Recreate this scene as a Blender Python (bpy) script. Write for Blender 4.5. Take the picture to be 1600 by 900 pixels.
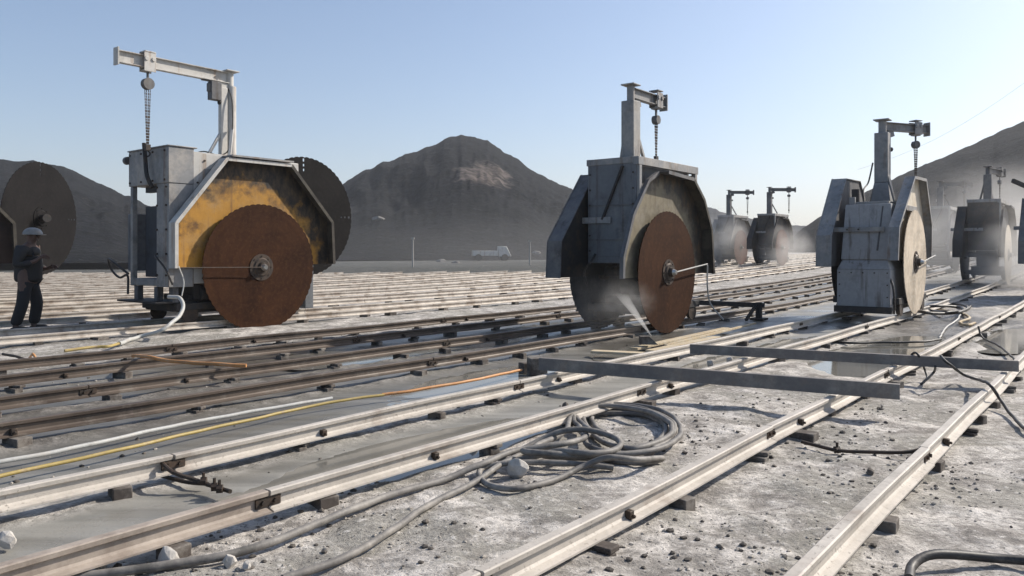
import bpy, math, random
import numpy as np
from mathutils import Vector, Matrix
R = math.radians
random.seed(7)
rng = np.random.default_rng(7)
for o in list(bpy.data.objects):
    bpy.data.objects.remove(o)
scene = bpy.context.scene
col = scene.collection

# ------------------------------------------------------------------ camera, sky, sun, exposure
FPX, HZ, CAM_H = 1208.0, 392.0, 1.35
cam = bpy.data.cameras.new('camera')
cam.sensor_width = 36.0
cam.lens = 36.0 * FPX / 1600.0
cam.shift_y = -(450.0 - HZ) / 1600.0
cam.clip_start = 0.05
cam.clip_end = 6000
cam_o = bpy.data.objects.new('camera', cam)
cam_o.location = (0, 0, CAM_H)
cam_o.rotation_euler = (R(90), 0, 0)
col.objects.link(cam_o)
scene.camera = cam_o

SUN_AZ, SUN_EL = R(24), R(36)          # azimuth counted from +X towards +Y
world = bpy.data.worlds.new('World')
scene.world = world
world.use_nodes = True
wn = world.node_tree
sky = wn.nodes.new('ShaderNodeTexSky')
sky.sky_type = 'NISHITA'
sky.sun_disc = False
sky.sun_elevation = SUN_EL
sky.sun_rotation = math.pi / 2 - SUN_AZ
sky.altitude = 300
sky.air_density = 1.0
sky.dust_density = 2.2
sky.ozone_density = 3.0
bg = wn.nodes['Background']
wn.links.new(sky.outputs[0], bg.inputs[0])
bg.inputs[1].default_value = 0.105
sl = bpy.data.lights.new('sun', 'SUN')
sl.energy = 4.4
sl.angle = R(0.5)
sl.color = (1.0, 0.93, 0.83)
so = bpy.data.objects.new('sun', sl)
sdir = Vector((math.cos(SUN_AZ) * math.cos(SUN_EL), math.sin(SUN_AZ) * math.cos(SUN_EL), math.sin(SUN_EL)))
so.rotation_euler = sdir.to_track_quat('Z', 'Y').to_euler()
so.location = (20, 5, 30)
col.objects.link(so)
vs = scene.view_settings
vs.view_transform = 'Standard'
vs.look = 'None'
vs.gamma = 1
vs.exposure = 0.6
vs.use_curve_mapping = False
scene.render.resolution_x, scene.render.resolution_y = 1024, 576
scene.cycles.volume_bounces = 1
scene.cycles.volume_step_rate = 1.0

# ------------------------------------------------------------------ the yard's own axes: u along the rails, b across them to the left
CU, SU = 0.624, 0.7814
PHI = math.atan2(SU, CU)
def P(u, b, z=0.0):
    return Vector((CU * u - SU * b, SU * u + CU * b, z))
def UB(x, y):
    return CU * x + SU * y, -SU * x + CU * y
def rise(u):
    if u <= 14: return 0.0
    return 1.15 * (1 - math.exp(-((u - 14) / 36.0) ** 2))
def rise_np(u):
    return np.where(u > 14, 1.15 * (1 - np.exp(-((u - 14) / 36.0) ** 2)), 0.0)
def at(px, py, z=0.0):
    """ground point seen at a place in the photo, as world x, y"""
    Y = (CAM_H - z) * FPX / (py - HZ)
    return Vector(((px - 800) / FPX * Y, Y, z))

# ------------------------------------------------------------------ noise
def _hash(ix, iy, s):
    h = (ix.astype(np.int64) * 374761393 + iy.astype(np.int64) * 668265263 + s * 974634777) & 0x7fffffff
    h = ((h ^ (h >> 13)) * 1274126177) & 0x7fffffff
    return ((h ^ (h >> 16)) & 0xffff) / 65535.0
def vnoise(x, y, s=0):
    ix, iy = np.floor(x), np.floor(y)
    fx, fy = x - ix, y - iy
    fx = fx * fx * (3 - 2 * fx); fy = fy * fy * (3 - 2 * fy)
    a, b = _hash(ix, iy, s), _hash(ix + 1, iy, s)
    c, d = _hash(ix, iy + 1, s), _hash(ix + 1, iy + 1, s)
    return (a + (b - a) * fx) * (1 - fy) + (c + (d - c) * fx) * fy
def fbm(x, y, o=4, s=0):
    t, a, n = 0, 0.5, 0
    for k in range(o):
        t = t + a * (vnoise(x * 2 ** k + 13.7 * k, y * 2 ** k + 5.1 * k, s + k) - 0.5)
        a *= 0.5
    return t

# ------------------------------------------------------------------ node materials
def new_mat(name):
    m = bpy.data.materials.new(name)
    m.use_nodes = True
    return m, m.node_tree, m.node_tree.nodes['Principled BSDF']
def tex_noise(nt, scale, detail=5, rough=0.6, coord='Object', vec=None, stretch=None, dist=0):
    n = nt.nodes.new('ShaderNodeTexNoise')
    n.inputs['Scale'].default_value = scale
    n.inputs['Detail'].default_value = detail
    n.inputs['Roughness'].default_value = rough
    n.inputs['Distortion'].default_value = dist
    tc = nt.nodes.new('ShaderNodeTexCoord')
    src = tc.outputs[coord]
    if stretch:
        mp = nt.nodes.new('ShaderNodeMapping')
        mp.inputs['Scale'].default_value = stretch[:3]
        if len(stretch) > 3: mp.inputs['Rotation'].default_value = (0, 0, stretch[3])
        nt.links.new(src, mp.inputs[0]); src = mp.outputs[0]
    nt.links.new(src, n.inputs['Vector'])
    return n.outputs['Fac']
def ramp(nt, fac, stops):
    r = nt.nodes.new('ShaderNodeValToRGB')
    e = r.color_ramp.elements
    while len(e) < len(stops): e.new(0.5)
    for i, (p, c) in enumerate(stops):
        e[i].position = p
        e[i].color = (c, c, c, 1) if isinstance(c, (int, float)) else (*c, 1)
    nt.links.new(fac, r.inputs[0])
    return r.outputs[0]
def mix(nt, f, a, b, mode='MIX'):
    m = nt.nodes.new('ShaderNodeMix')
    m.data_type = 'RGBA'; m.blend_type = mode
    for i, v in ((0, f), (6, a), (7, b)):
        if isinstance(v, (int, float)): m.inputs[i].default_value = v
        elif isinstance(v, tuple): m.inputs[i].default_value = (*v, 1)
        else: nt.links.new(v, m.inputs[i])
    return m.outputs[2]
def bump(nt, bsdf, h, strength=0.3, dist=0.01):
    b = nt.nodes.new('ShaderNodeBump')
    b.inputs['Strength'].default_value = strength
    b.inputs['Distance'].default_value = dist
    nt.links.new(h, b.inputs['Height'])
    nt.links.new(b.outputs[0], bsdf.inputs['Normal'])
def worn(name, base, patch, scale=4, amount=0.55, rough=0.6, metal=0.0, dust=None, dust_amt=0.5, streak=None, bumps=0.15, speck=None, drip=None):
    """paint or metal with two tones, blotches and a film of dust"""
    m, nt, b = new_mat(name)
    n1 = tex_noise(nt, scale, 6, 0.65, stretch=streak)
    c = mix(nt, ramp(nt, n1, [(amount - 0.06, 0.0), (amount + 0.08, 1.0)]), base, patch)
    n2 = tex_noise(nt, scale * 4.3, 5, 0.7)
    c = mix(nt, ramp(nt, n2, [(0.35, 0.0), (0.7, 0.45)]), c, tuple(x * 0.6 for x in base))
    if speck:
        n4 = tex_noise(nt, 40, 3, 0.6)
        n5 = tex_noise(nt, 1.7, 4, 0.6)
        sp = nt.nodes.new('ShaderNodeMath'); sp.operation = 'MULTIPLY'
        nt.links.new(ramp(nt, n4, [(0.6, 0.0), (0.66, 0.8)]), sp.inputs[0]); nt.links.new(ramp(nt, n5, [(0.42, 0.1), (0.6, 1.0)]), sp.inputs[1])
        speck_f = sp.outputs[0]
    if drip:
        nd = tex_noise(nt, 1.0, 5, 0.6, stretch=(9, 9, 0.55))
        c = mix(nt, ramp(nt, nd, [(0.55, 0.0), (0.68, 0.75)]), c, drip)
        nd2 = tex_noise(nt, 1.0, 5, 0.7, stretch=(3, 3, 1.2))
        c = mix(nt, ramp(nt, nd2, [(0.58, 0.0), (0.72, 0.6)]), c, tuple(x * 0.45 for x in base))
    if dust:
        n3 = tex_noise(nt, scale * 0.7, 7, 0.75)
        c = mix(nt, ramp(nt, n3, [(1 - dust_amt - 0.12, 0.0), (1 - dust_amt + 0.15, 0.85)]), c, dust)
    if speck: c = mix(nt, speck_f, c, speck)
    nt.links.new(c, b.inputs['Base Color'])
    b.inputs['Roughness'].default_value = rough
    b.inputs['Metallic'].default_value = metal
    b.inputs['Specular IOR Level'].default_value = 0.3
    bump(nt, b, n2, bumps, 0.01)
    return m
DUST = (0.42, 0.38, 0.33)
M = {}
M['grey_paint'] = worn('grey_paint', (0.24, 0.24, 0.24), (0.15, 0.14, 0.13), 2.6, 0.6, dust=DUST, dust_amt=0.42, drip=(0.14, 0.09, 0.06))
M['white_paint'] = worn('white_paint', (0.5, 0.485, 0.455), (0.3, 0.26, 0.21), 2.6, 0.62, dust=(0.5, 0.47, 0.42), dust_amt=0.4, drip=(0.24, 0.15, 0.09))
M['blue_grey'] = worn('blue_grey', (0.14, 0.15, 0.162), (0.09, 0.09, 0.092), 3, 0.6, dust=(0.22, 0.215, 0.205), dust_amt=0.33, drip=(0.07, 0.052, 0.042))
M['dull_grey'] = worn('dull_grey', (0.12, 0.12, 0.125), (0.065, 0.06, 0.055), 3, 0.58, dust=(0.22, 0.205, 0.185), dust_amt=0.38, drip=(0.06, 0.042, 0.032))
M['dark_steel'] = worn('dark_steel', (0.032, 0.03, 0.03), (0.06, 0.045, 0.034), 5, 0.55, rough=0.65, dust=(0.11, 0.1, 0.09), dust_amt=0.3)
def shade_grime(m, cx, cz, rad, colr=(0.03, 0.026, 0.022), soft=0.22):  # darkens beyond a radius: shade inside the guard rim and soot, put into the colour
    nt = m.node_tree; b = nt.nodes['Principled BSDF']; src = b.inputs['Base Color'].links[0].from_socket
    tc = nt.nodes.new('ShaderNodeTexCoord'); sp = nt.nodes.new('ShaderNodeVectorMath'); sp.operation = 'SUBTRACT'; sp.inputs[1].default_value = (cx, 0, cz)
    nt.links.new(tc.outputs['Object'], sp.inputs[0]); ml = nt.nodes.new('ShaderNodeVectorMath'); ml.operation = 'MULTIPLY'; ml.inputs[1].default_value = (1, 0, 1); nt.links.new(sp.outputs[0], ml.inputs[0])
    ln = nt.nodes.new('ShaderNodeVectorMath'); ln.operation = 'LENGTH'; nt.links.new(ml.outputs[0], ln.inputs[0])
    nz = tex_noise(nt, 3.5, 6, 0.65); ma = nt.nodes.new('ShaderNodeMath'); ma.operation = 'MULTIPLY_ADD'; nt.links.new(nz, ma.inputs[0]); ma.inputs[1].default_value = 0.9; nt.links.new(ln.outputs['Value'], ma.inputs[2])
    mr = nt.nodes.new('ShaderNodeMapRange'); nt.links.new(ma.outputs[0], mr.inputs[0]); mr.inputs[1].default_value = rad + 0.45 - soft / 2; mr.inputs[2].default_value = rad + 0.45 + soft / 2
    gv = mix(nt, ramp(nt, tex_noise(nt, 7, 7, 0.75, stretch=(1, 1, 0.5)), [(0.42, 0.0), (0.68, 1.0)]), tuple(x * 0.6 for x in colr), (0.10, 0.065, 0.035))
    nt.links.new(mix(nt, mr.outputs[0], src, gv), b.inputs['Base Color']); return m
M['yellow_guard'] = worn('yellow_guard', (0.40, 0.20, 0.03), (0.10, 0.05, 0.02), 2.4, 0.56, rough=0.6, dust=(0.33, 0.21, 0.09), dust_amt=0.40, drip=(0.13, 0.065, 0.03))
shade_grime(M['yellow_guard'], -0.22, 1.0, 1.52)  # rim's shadow at top and right painted into the plate together with soot
M['olive_guard'] = worn('olive_guard', (0.19, 0.16, 0.105), (0.11, 0.09, 0.06), 3, 0.55, dust=(0.24, 0.215, 0.17), dust_amt=0.4, drip=(0.08, 0.055, 0.035))
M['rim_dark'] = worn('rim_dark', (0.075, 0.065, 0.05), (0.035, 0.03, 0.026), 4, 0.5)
M['mid_grey'] = worn('mid_grey', (0.33, 0.325, 0.325), (0.25, 0.245, 0.235), 3, 0.64, dust=(0.33, 0.32, 0.305), dust_amt=0.35, drip=(0.10, 0.075, 0.06))
M['dark_panel'] = worn('dark_panel', (0.045, 0.05, 0.06), (0.03, 0.03, 0.034), 3, 0.6)
M['pale_rock'] = worn('pale_rock', (0.24, 0.225, 0.2), (0.15, 0.14, 0.13), 3, 0.5, rough=0.95)
M['rust_guard'] = worn('rust_guard', (0.05, 0.03, 0.022), (0.03, 0.02, 0.018), 3, 0.55)
shade_grime(M['olive_guard'], -0.15, 1.0, 1.42, (0.05, 0.046, 0.042))  # same painted rim shade and grime, a little paler
M['cream_guard'] = worn('cream_guard', (0.62, 0.54, 0.42), (0.45, 0.37, 0.27), 3, 0.6, dust=(0.62, 0.57, 0.48), dust_amt=0.45, drip=(0.3, 0.2, 0.12))
M['wood'] = worn('wood', (0.48, 0.38, 0.24), (0.27, 0.2, 0.12), 5, 0.55, rough=0.8, dust=(0.5, 0.45, 0.36), dust_amt=0.45, streak=(0.2, 4, 4))
M['block_wood'] = worn('block_wood', (0.085, 0.07, 0.06), (0.05, 0.04, 0.035), 9, 0.55, rough=0.85, dust=(0.27, 0.25, 0.22), dust_amt=0.45)
M['stone'] = worn('stone', (0.40, 0.37, 0.33), (0.27, 0.25, 0.22), 9, 0.55, rough=0.9, dust=(0.55, 0.53, 0.5), dust_amt=0.5, bumps=0.5)
M['hose_grey'] = worn('hose_grey', (0.15, 0.14, 0.13), (0.085, 0.08, 0.072), 7, 0.55, rough=0.6, dust=(0.32, 0.295, 0.26), dust_amt=0.45)
M['hose_black'] = worn('hose_black', (0.035, 0.033, 0.032), (0.09, 0.08, 0.07), 12, 0.6, rough=0.5, dust=(0.16, 0.145, 0.13), dust_amt=0.35)
M['hose_yellow'] = worn('hose_yellow', (0.36, 0.27, 0.09), (0.30, 0.22, 0.12), 9, 0.6, rough=0.5, dust=(0.5, 0.4, 0.24), dust_amt=0.35)
M['hose_orange'] = worn('hose_orange', (0.5, 0.24, 0.09), (0.4, 0.19, 0.08), 9, 0.6, rough=0.5, dust=(0.5, 0.36, 0.24), dust_amt=0.35)
M['hose_pale'] = worn('hose_pale', (0.42, 0.42, 0.4), (0.3, 0.29, 0.27), 9, 0.6, rough=0.5, dust=DUST, dust_amt=0.4)
M['beam_steel'] = worn('beam_steel', (0.17, 0.155, 0.145), (0.2, 0.165, 0.14), 6, 0.58, rough=0.7, dust=(0.3, 0.28, 0.25), dust_amt=0.4)
M['rail_pale'] = worn('rail_pale', (0.40, 0.365, 0.32), (0.22, 0.165, 0.125), 3.5, 0.62, rough=0.6, metal=0.0, dust=(0.52, 0.475, 0.42), dust_amt=0.5, streak=(0.4, 0.4, 0.4), speck=(0.2, 0.175, 0.15), bumps=0.3)
M['rail_brown'] = worn('rail_brown', (0.115, 0.09, 0.072), (0.06, 0.046, 0.038), 3.5, 0.55, rough=0.5, metal=0.15, dust=(0.25, 0.225, 0.195), dust_amt=0.34, streak=(0.4, 0.4, 0.4))
M['rail_rust'] = worn('rail_rust', (0.25, 0.205, 0.17), (0.15, 0.115, 0.09), 3.5, 0.55, rough=0.6, dust=(0.45, 0.39, 0.33), dust_amt=0.5, streak=(0.4, 0.4, 0.4))
M['rail_far'] = worn('rail_far', (0.46, 0.42, 0.37), (0.22, 0.17, 0.13), 3, 0.5, rough=0.5, metal=0.1, dust=(0.55, 0.5, 0.44), dust_amt=0.5)
M['iron'] = worn('iron', (0.05, 0.04, 0.033), (0.08, 0.055, 0.04), 14, 0.5, rough=0.6, metal=0.3)
M['bright_metal'] = worn('bright_metal', (0.55, 0.54, 0.52), (0.3, 0.28, 0.26), 14, 0.6, rough=0.3, metal=0.9)

def blade_mat(name, base, patch, rough=0.5, metal=0.25):
    m, nt, b = new_mat(name)
    tc = nt.nodes.new('ShaderNodeTexCoord')
    # rings round the hub: noise looked up by radius
    sx = nt.nodes.new('ShaderNodeSeparateXYZ'); nt.links.new(tc.outputs['Object'], sx.inputs[0])
    cmb = nt.nodes.new('ShaderNodeCombineXYZ'); nt.links.new(sx.outputs[0], cmb.inputs[0]); nt.links.new(sx.outputs[2], cmb.inputs[1])
    ln = nt.nodes.new('ShaderNodeVectorMath'); ln.operation = 'LENGTH'; nt.links.new(cmb.outputs[0], ln.inputs[0])
    c2 = nt.nodes.new('ShaderNodeCombineXYZ'); nt.links.new(ln.outputs['Value'], c2.inputs[0])
    rn = nt.nodes.new('ShaderNodeTexNoise'); rn.inputs['Scale'].default_value = 11; rn.inputs['Detail'].default_value = 4
    nt.links.new(c2.outputs[0], rn.inputs['Vector'])
    blot = tex_noise(nt, 2.2, 7, 0.7)
    c = mix(nt, ramp(nt, rn.outputs['Fac'], [(0.36, 0.0), (0.66, 0.45)]), base, patch)
    c = mix(nt, ramp(nt, blot, [(0.45, 0.0), (0.68, 0.75)]), c, tuple(x * 0.55 for x in base))
    c = mix(nt, ramp(nt, tex_noise(nt, 1.0, 6, 0.7, stretch=(1.6, 1.6, 1.1)), [(0.46, 0.0), (0.62, 0.55)]), c, tuple(x * 0.45 for x in base))
    c = mix(nt, ramp(nt, tex_noise(nt, 16, 6, 0.7), [(0.5, 0.0), (0.75, 0.5)]), c, tuple(min(0.75, x * 1.5) for x in patch))
    nt.links.new(c, b.inputs['Base Color'])
    b.inputs['Roughness'].default_value = rough
    b.inputs['Metallic'].default_value = metal
    b.inputs['Specular IOR Level'].default_value = 0.08
    bump(nt, b, rn.outputs['Fac'], 0.12, 0.01)
    return m
M['blade_brown'] = blade_mat('blade_brown', (0.036, 0.0135, 0.0055), (0.062, 0.026, 0.010), 0.65, 0.0)
M['blade_dark'] = blade_mat('blade_dark', (0.009, 0.008, 0.008), (0.015, 0.013, 0.012), 0.6, 0.0)
M['blade_dusty'] = blade_mat('blade_dusty', (0.06, 0.063, 0.067), (0.085, 0.085, 0.085), 0.75, 0.0)
M['blade_cream'] = blade_mat('blade_cream', (0.6, 0.5, 0.385), (0.68, 0.59, 0.47), 0.6, 0.0)
M['blade_red'] = blade_mat('blade_red', (0.08, 0.034, 0.024), (0.11, 0.055, 0.04), 0.7, 0.0)
def plain(name, c, rough=0.8):
    m, nt, b = new_mat(name)
    n = tex_noise(nt, 18, 4, 0.6)
    nt.links.new(mix(nt, ramp(nt, n, [(0.35, 0.0), (0.7, 0.6)]), c, tuple(x * 0.6 for x in c)), b.inputs['Base Color'])
    b.inputs['Roughness'].default_value = rough
    return m
M['skin'] = plain('skin', (0.1, 0.055, 0.04), 0.6)
M['jacket'] = plain('jacket', (0.018, 0.0175, 0.018))
M['trousers'] = plain('trousers', (0.012, 0.012, 0.014))
M['boots'] = plain('boots', (0.03, 0.026, 0.022))
M['helmet'] = plain('helmet', (0.22, 0.215, 0.2), 0.35)
M['shirt'] = plain('shirt', (0.05, 0.05, 0.06))

# ------------------------------------------------------------------ mesh collecting
class MB:
    def __init__(s): s.v, s.f = [], []
    def add(s, vs, fs):
        n = len(s.v); s.v += [tuple(v) for v in vs]; s.f += [tuple(i + n for i in f) for f in fs]; return s
    def box(s, x0, x1, y0, y1, z0, z1, mat=None):
        vs = [Vector(p) for p in ((x0,y0,z0),(x1,y0,z0),(x1,y1,z0),(x0,y1,z0),(x0,y0,z1),(x1,y0,z1),(x1,y1,z1),(x0,y1,z1))]
        if mat: vs = [mat @ v for v in vs]
        return s.add(vs, [(0,3,2,1),(4,5,6,7),(0,1,5,4),(1,2,6,5),(2,3,7,6),(3,0,4,7)])
    def hexa(s, lo, hi):
        """a body between two four-cornered outlines"""
        return s.add(list(lo) + list(hi), [(0,3,2,1),(4,5,6,7),(0,1,5,4),(1,2,6,5),(2,3,7,6),(3,0,4,7)])
    def bar(s, a, b, w, h=None, up=(0,0,1)):
        a, b = Vector(a), Vector(b); h = h or w
        d = (b - a).normalized(); r = d.cross(Vector(up))
        if r.length < 1e-4: r = d.cross(Vector((1,0,0)))
        r.normalize(); t = r.cross(d)
        q = [(-w/2,-h/2),(w/2,-h/2),(w/2,h/2),(-w/2,h/2)]
        return s.hexa([a + r*i + t*j for i, j in q], [b + r*i + t*j for i, j in q])
    def cyl(s, a, b, r1, r2=None, n=16):
        a, b = Vector(a), Vector(b); r2 = r1 if r2 is None else r2
        d = (b - a).normalized(); e = d.orthogonal().normalized(); g = d.cross(e)
        ring = [(math.cos(2*math.pi*k/n), math.sin(2*math.pi*k/n)) for k in range(n)]
        vs = [a + e*c*r1 + g*q*r1 for c, q in ring] + [b + e*c*r2 + g*q*r2 for c, q in ring]
        fs = [(k, (k+1) % n, n + (k+1) % n, n + k) for k in range(n)] + [tuple(range(n))[::-1], tuple(range(n, 2*n))]
        return s.add(vs, fs)
    def tube(s, pts, r, n=8):
        pts = [Vector(p) for p in pts]
        vs, fs = [], []
        e = None
        for i, p in enumerate(pts):
            d = (pts[min(i+1, len(pts)-1)] - pts[max(i-1, 0)]).normalized()
            if e is None: e = d.orthogonal().normalized()
            e = (e - d * e.dot(d)).normalized(); g = d.cross(e)
            for k in range(n):
                t = 2*math.pi*k/n
                vs.append(p + e*math.cos(t)*r + g*math.sin(t)*r)
        for i in range(len(pts)-1):
            for k in range(n):
                fs.append((i*n+k, i*n+(k+1) % n, (i+1)*n+(k+1) % n, (i+1)*n+k))
        fs += [tuple(range(n))[::-1], tuple((len(pts)-1)*n + k for k in range(n))]
        return s.add(vs, fs)
    def prism(s, poly, y0, y1):
        """outline in x,z pushed through from y0 to y1"""
        n = len(poly)
        vs = [(x, y0, z) for x, z in poly] + [(x, y1, z) for x, z in poly]
        return s.add(vs, [tuple(range(n)), tuple(range(n, 2*n))[::-1]] + [(k, n + k, n + (k+1) % n, (k+1) % n) for k in range(n)])
    def ball(s, c, r, n=12, m=8):
        c = Vector(c); r = Vector(r) if not isinstance(r, (int, float)) else Vector((r, r, r))
        vs = [c + Vector((0, 0, r.z))]
        for j in range(1, m):
            for k in range(n):
                a, t = math.pi*j/m, 2*math.pi*k/n
                vs.append(c + Vector((r.x*math.sin(a)*math.cos(t), r.y*math.sin(a)*math.sin(t), r.z*math.cos(a))))
        vs.append(c - Vector((0, 0, r.z)))
        fs = [(0, 1+k, 1+(k+1) % n) for k in range(n)]
        for j in range(m-2):
            for k in range(n):
                a = 1+j*n
                fs.append((a+k, a+n+k, a+n+(k+1) % n, a+(k+1) % n))
        a = 1+(m-2)*n
        fs += [(len(vs)-1, a+(k+1) % n, a+k) for k in range(n)]
        return s.add(vs, fs)
    def build(s, name, m, parent=None, bevel=0, smooth=35, loc=None, fix=True):
        me = bpy.data.meshes.new(name)
        me.from_pydata(s.v, [], s.f)
        if fix:
            import bmesh
            bm = bmesh.new(); bm.from_mesh(me); bmesh.ops.recalc_face_normals(bm, faces=bm.faces); bm.to_mesh(me); bm.free()
        me.materials.append(m)
        o = bpy.data.objects.new(name, me)
        col.objects.link(o)
        if parent: o.parent = parent
        if loc: o.location = loc
        if smooth:
            me.polygons.foreach_set('use_smooth', [True] * len(me.polygons))
            me.set_sharp_from_angle(angle=R(smooth))
        if bevel:
            md = o.modifiers.new('bevel', 'BEVEL'); md.width = bevel; md.segments = 2; md.limit_method = 'ANGLE'; md.angle_limit = R(40)
        return o
def tag(o, label=None, cat=None, group=None, kind=None):
    if label: o['label'] = label
    if cat: o['category'] = cat
    if group: o['group'] = group
    if kind: o['kind'] = kind
    return o
def empty(name, loc, rz=0):
    o = bpy.data.objects.new(name, None); o.empty_display_size = 0.2
    o.location = loc; o.rotation_euler = (0, 0, rz); col.objects.link(o); return o
def spline(pts, step=0.05):
    """smooth curve through the given points"""
    pts = [Vector(p) for p in pts]
    out = []
    q = [pts[0] * 2 - pts[1]] + pts + [pts[-1] * 2 - pts[-2]]
    for i in range(1, len(q) - 2):
        a, b, c, d = q[i-1], q[i], q[i+1], q[i+2]
        n = max(2, int((c - b).length / step))
        for k in range(n):
            t = k / n
            out.append(0.5 * ((2*b) + (c-a)*t + (2*a-5*b+4*c-d)*t*t + (3*b-a-3*c+d)*t**3))
    out.append(pts[-1])
    return out

# ------------------------------------------------------------------ ground
def edge_y(x):
    """how far the stone platform reaches, as a function of world x"""
    return np.interp(x, [-90, -28, -6, 3, 9, 14, 30, 60, 120], [50, 43.5, 39.5, 38.5, 46, 62, 120, 190, 260])
PUD = [(5.0, 7.6, 4.6, 5.7), (8.4, 11.6, 4.5, 5.5), (9.0, 13.6, 2.0, 3.2), (7.8, 12.6, 3.5, 4.15), (12.3, 16.3, 1.05, 1.8), (2.5, 4.9, 3.45, 4.05), (5.5, 10, 7.2, 8.1), (9.5, 14, -0.8, 0.7)]
MUD = [(3.44, 4.32), (4.5, 6.05), (7.25, 8.4), (6.2, 7.1), (8.5, 9.5)]
def mudmask(u, b):
    m = 0
    for (a, c) in MUD:
        w = fbm(u * 0.35 + a, b * 0.6, 3, 5) * 0.55
        m = np.maximum(m, np.clip(1 - np.abs(b - (a + c) / 2 + w * 0.5) / ((c - a) / 2 + 0.05), 0, 1) * 3)
    m = np.clip(m, 0, 1)
    return m * np.clip((u + 1.5 + 4 * fbm(u * .5, b * .5, 2, 9)) / 1.0, 0, 1)
def graded(parts):
    out = []
    for a, b, s in parts:
        out.append(np.arange(a, b, s))
    return np.concatenate(out + [np.array([parts[-1][1]])])
def ground_z(x, y):
    u, b = CU * x + SU * y, -SU * x + CU * y
    z = rise_np(u)
    mud = mudmask(u, b)
    rough = 0.06 * fbm(x * 0.8, y * 0.8, 3, 1) + 0.06 * fbm(x * 3.1, y * 3.1, 4, 2) + 0.035 * np.maximum(0, fbm(x * 9, y * 9, 3, 3))
    z = z + rough * (1 - 0.85 * mud) - 0.02 * mud
    for (p0, p1, q0, q1) in PUD:
        e = 1.22 - np.sqrt(((u - (p0+p1)/2) / ((p1-p0)/2)) ** 2 + ((b - (q0+q1)/2) / ((q1-q0)/2)) ** 2) + 1.1 * fbm(x * 0.9, y * 0.9, 4, 17)
        e = np.clip(e * 3, 0, 1)
        z = z - 0.05 * e; mud = np.maximum(mud, e)
    return z, mud, u, b
def build_ground():
    xs = graded([(-95, -40, 2.5), (-40, -12, 0.5), (-12, -4, 0.12), (-4, 6, 0.04), (6, 14, 0.12), (14, 40, 0.6), (40, 130, 3)])
    ys = graded([(-8, 1.5, 0.5), (1.5, 8, 0.036), (8, 14, 0.08), (14, 30, 0.25), (30, 60, 0.6), (60, 270, 4)])
    X, Y = np.meshgrid(xs, ys)
    Z, mud, u, b = ground_z(X, Y)
    out = Y > edge_y(X)
    Z = np.where(out, Z - np.clip((Y - edge_y(X)) * 0.5, 0, 2.5), Z)
    n, m = X.shape
    co = np.stack([X.ravel(), Y.ravel(), Z.ravel()], 1)
    idx = np.arange(n * m).reshape(n, m)
    fs = np.stack([idx[:-1, :-1].ravel(), idx[:-1, 1:].ravel(), idx[1:, 1:].ravel(), idx[1:, :-1].ravel()], 1)
    me = bpy.data.meshes.new('ground')
    me.from_pydata(co.tolist(), [], fs.tolist())
    me.polygons.foreach_set('use_smooth', [True] * len(me.polygons))
    wetm = np.clip(1.25 - np.abs(b - 8.2 + 0.7 * fbm(X * .6, Y * .6, 3, 61)) / 1.25, 0, 1) * np.clip((u - 2.5 + 4 * fbm(X * .5, Y * .5, 3, 63)) / 3, 0, 1) * np.clip((15.5 - u) / 3, 0, 1)
    w2 = np.clip(1.3 - np.sqrt(((u - 15.5) / 4.2) ** 2 + ((b - 2.6) / 1.5) ** 2) + 1.2 * fbm(X * .7, Y * .7, 4, 65), 0, 1)
    w3 = np.clip(1.2 - np.sqrt(((u - 11.2) / 3.2) ** 2 + ((b - 5.6) / 0.9) ** 2) + 1.2 * fbm(X * .7, Y * .7, 4, 67), 0, 1)
    w4 = 0.8 * np.clip(1.2 - np.sqrt(((u - 5.5) / 6) ** 2 + ((b - 13.3) / 1.6) ** 2) + 1.0 * fbm(X * .6, Y * .6, 4, 69), 0, 1)
    w5 = 0.62 * np.clip(1.3 - np.abs(b - 7.4) / 2.9 + 1.0 * fbm(X * .5, Y * .5, 4, 71), 0, 1) * np.clip((16 - u) / 4, 0, 1)
    wetm = np.clip(np.maximum(np.maximum(np.maximum(wetm, w2), np.maximum(w3, w4)), w5) * 1.6 - 0.2, 0, 1)
    aw = me.attributes.new('wet', 'FLOAT', 'POINT'); aw.data.foreach_set('value', wetm.ravel().astype(np.float32))
    at_ = me.attributes.new('mud', 'FLOAT', 'POINT')
    at_.data.foreach_set('value', mud.ravel().astype(np.float32))
    m_, nt, bs = new_mat('stone_dust_ground')
    A = nt.nodes.new('ShaderNodeAttribute'); A.attribute_name = 'mud'
    big = tex_noise(nt, 1.1, 6, 0.65, dist=0.6)
    mid = tex_noise(nt, 3.2, 8, 0.68, dist=0.4)
    fine = tex_noise(nt, 17, 8, 0.72)
    gr = tex_noise(nt, 55, 4, 0.7)
    c = mix(nt, ramp(nt, mid, [(0.4, 0.0), (0.6, 1.0)]), (0.21, 0.19, 0.168), (0.60, 0.56, 0.51))
    c = mix(nt, ramp(nt, big, [(0.48, 0.0), (0.56, 0.75)]), c, (0.25, 0.235, 0.2))
    c = mix(nt, ramp(nt, fine, [(0.40, 0.6), (0.5, 0.0)]), c, (0.15, 0.137, 0.122))
    c = mix(nt, ramp(nt, fine, [(0.56, 0.0), (0.68, 0.8)]), c, (0.74, 0.70, 0.65))
    c = mix(nt, ramp(nt, gr, [(0.36, 0.7), (0.44, 0.0)]), c, (0.07, 0.063, 0.056))
    strk = tex_noise(nt, 1.0, 6, 0.6, stretch=(0.25, 5.0, 1, -PHI))
    mudc = mix(nt, ramp(nt, strk, [(0.38, 0.0), (0.62, 1.0)]), (0.165, 0.158, 0.138), (0.27, 0.258, 0.228))
    mudc = mix(nt, ramp(nt, gr, [(0.34, 0.5), (0.40, 0.0)]), mudc, (0.09, 0.085, 0.075))
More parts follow.
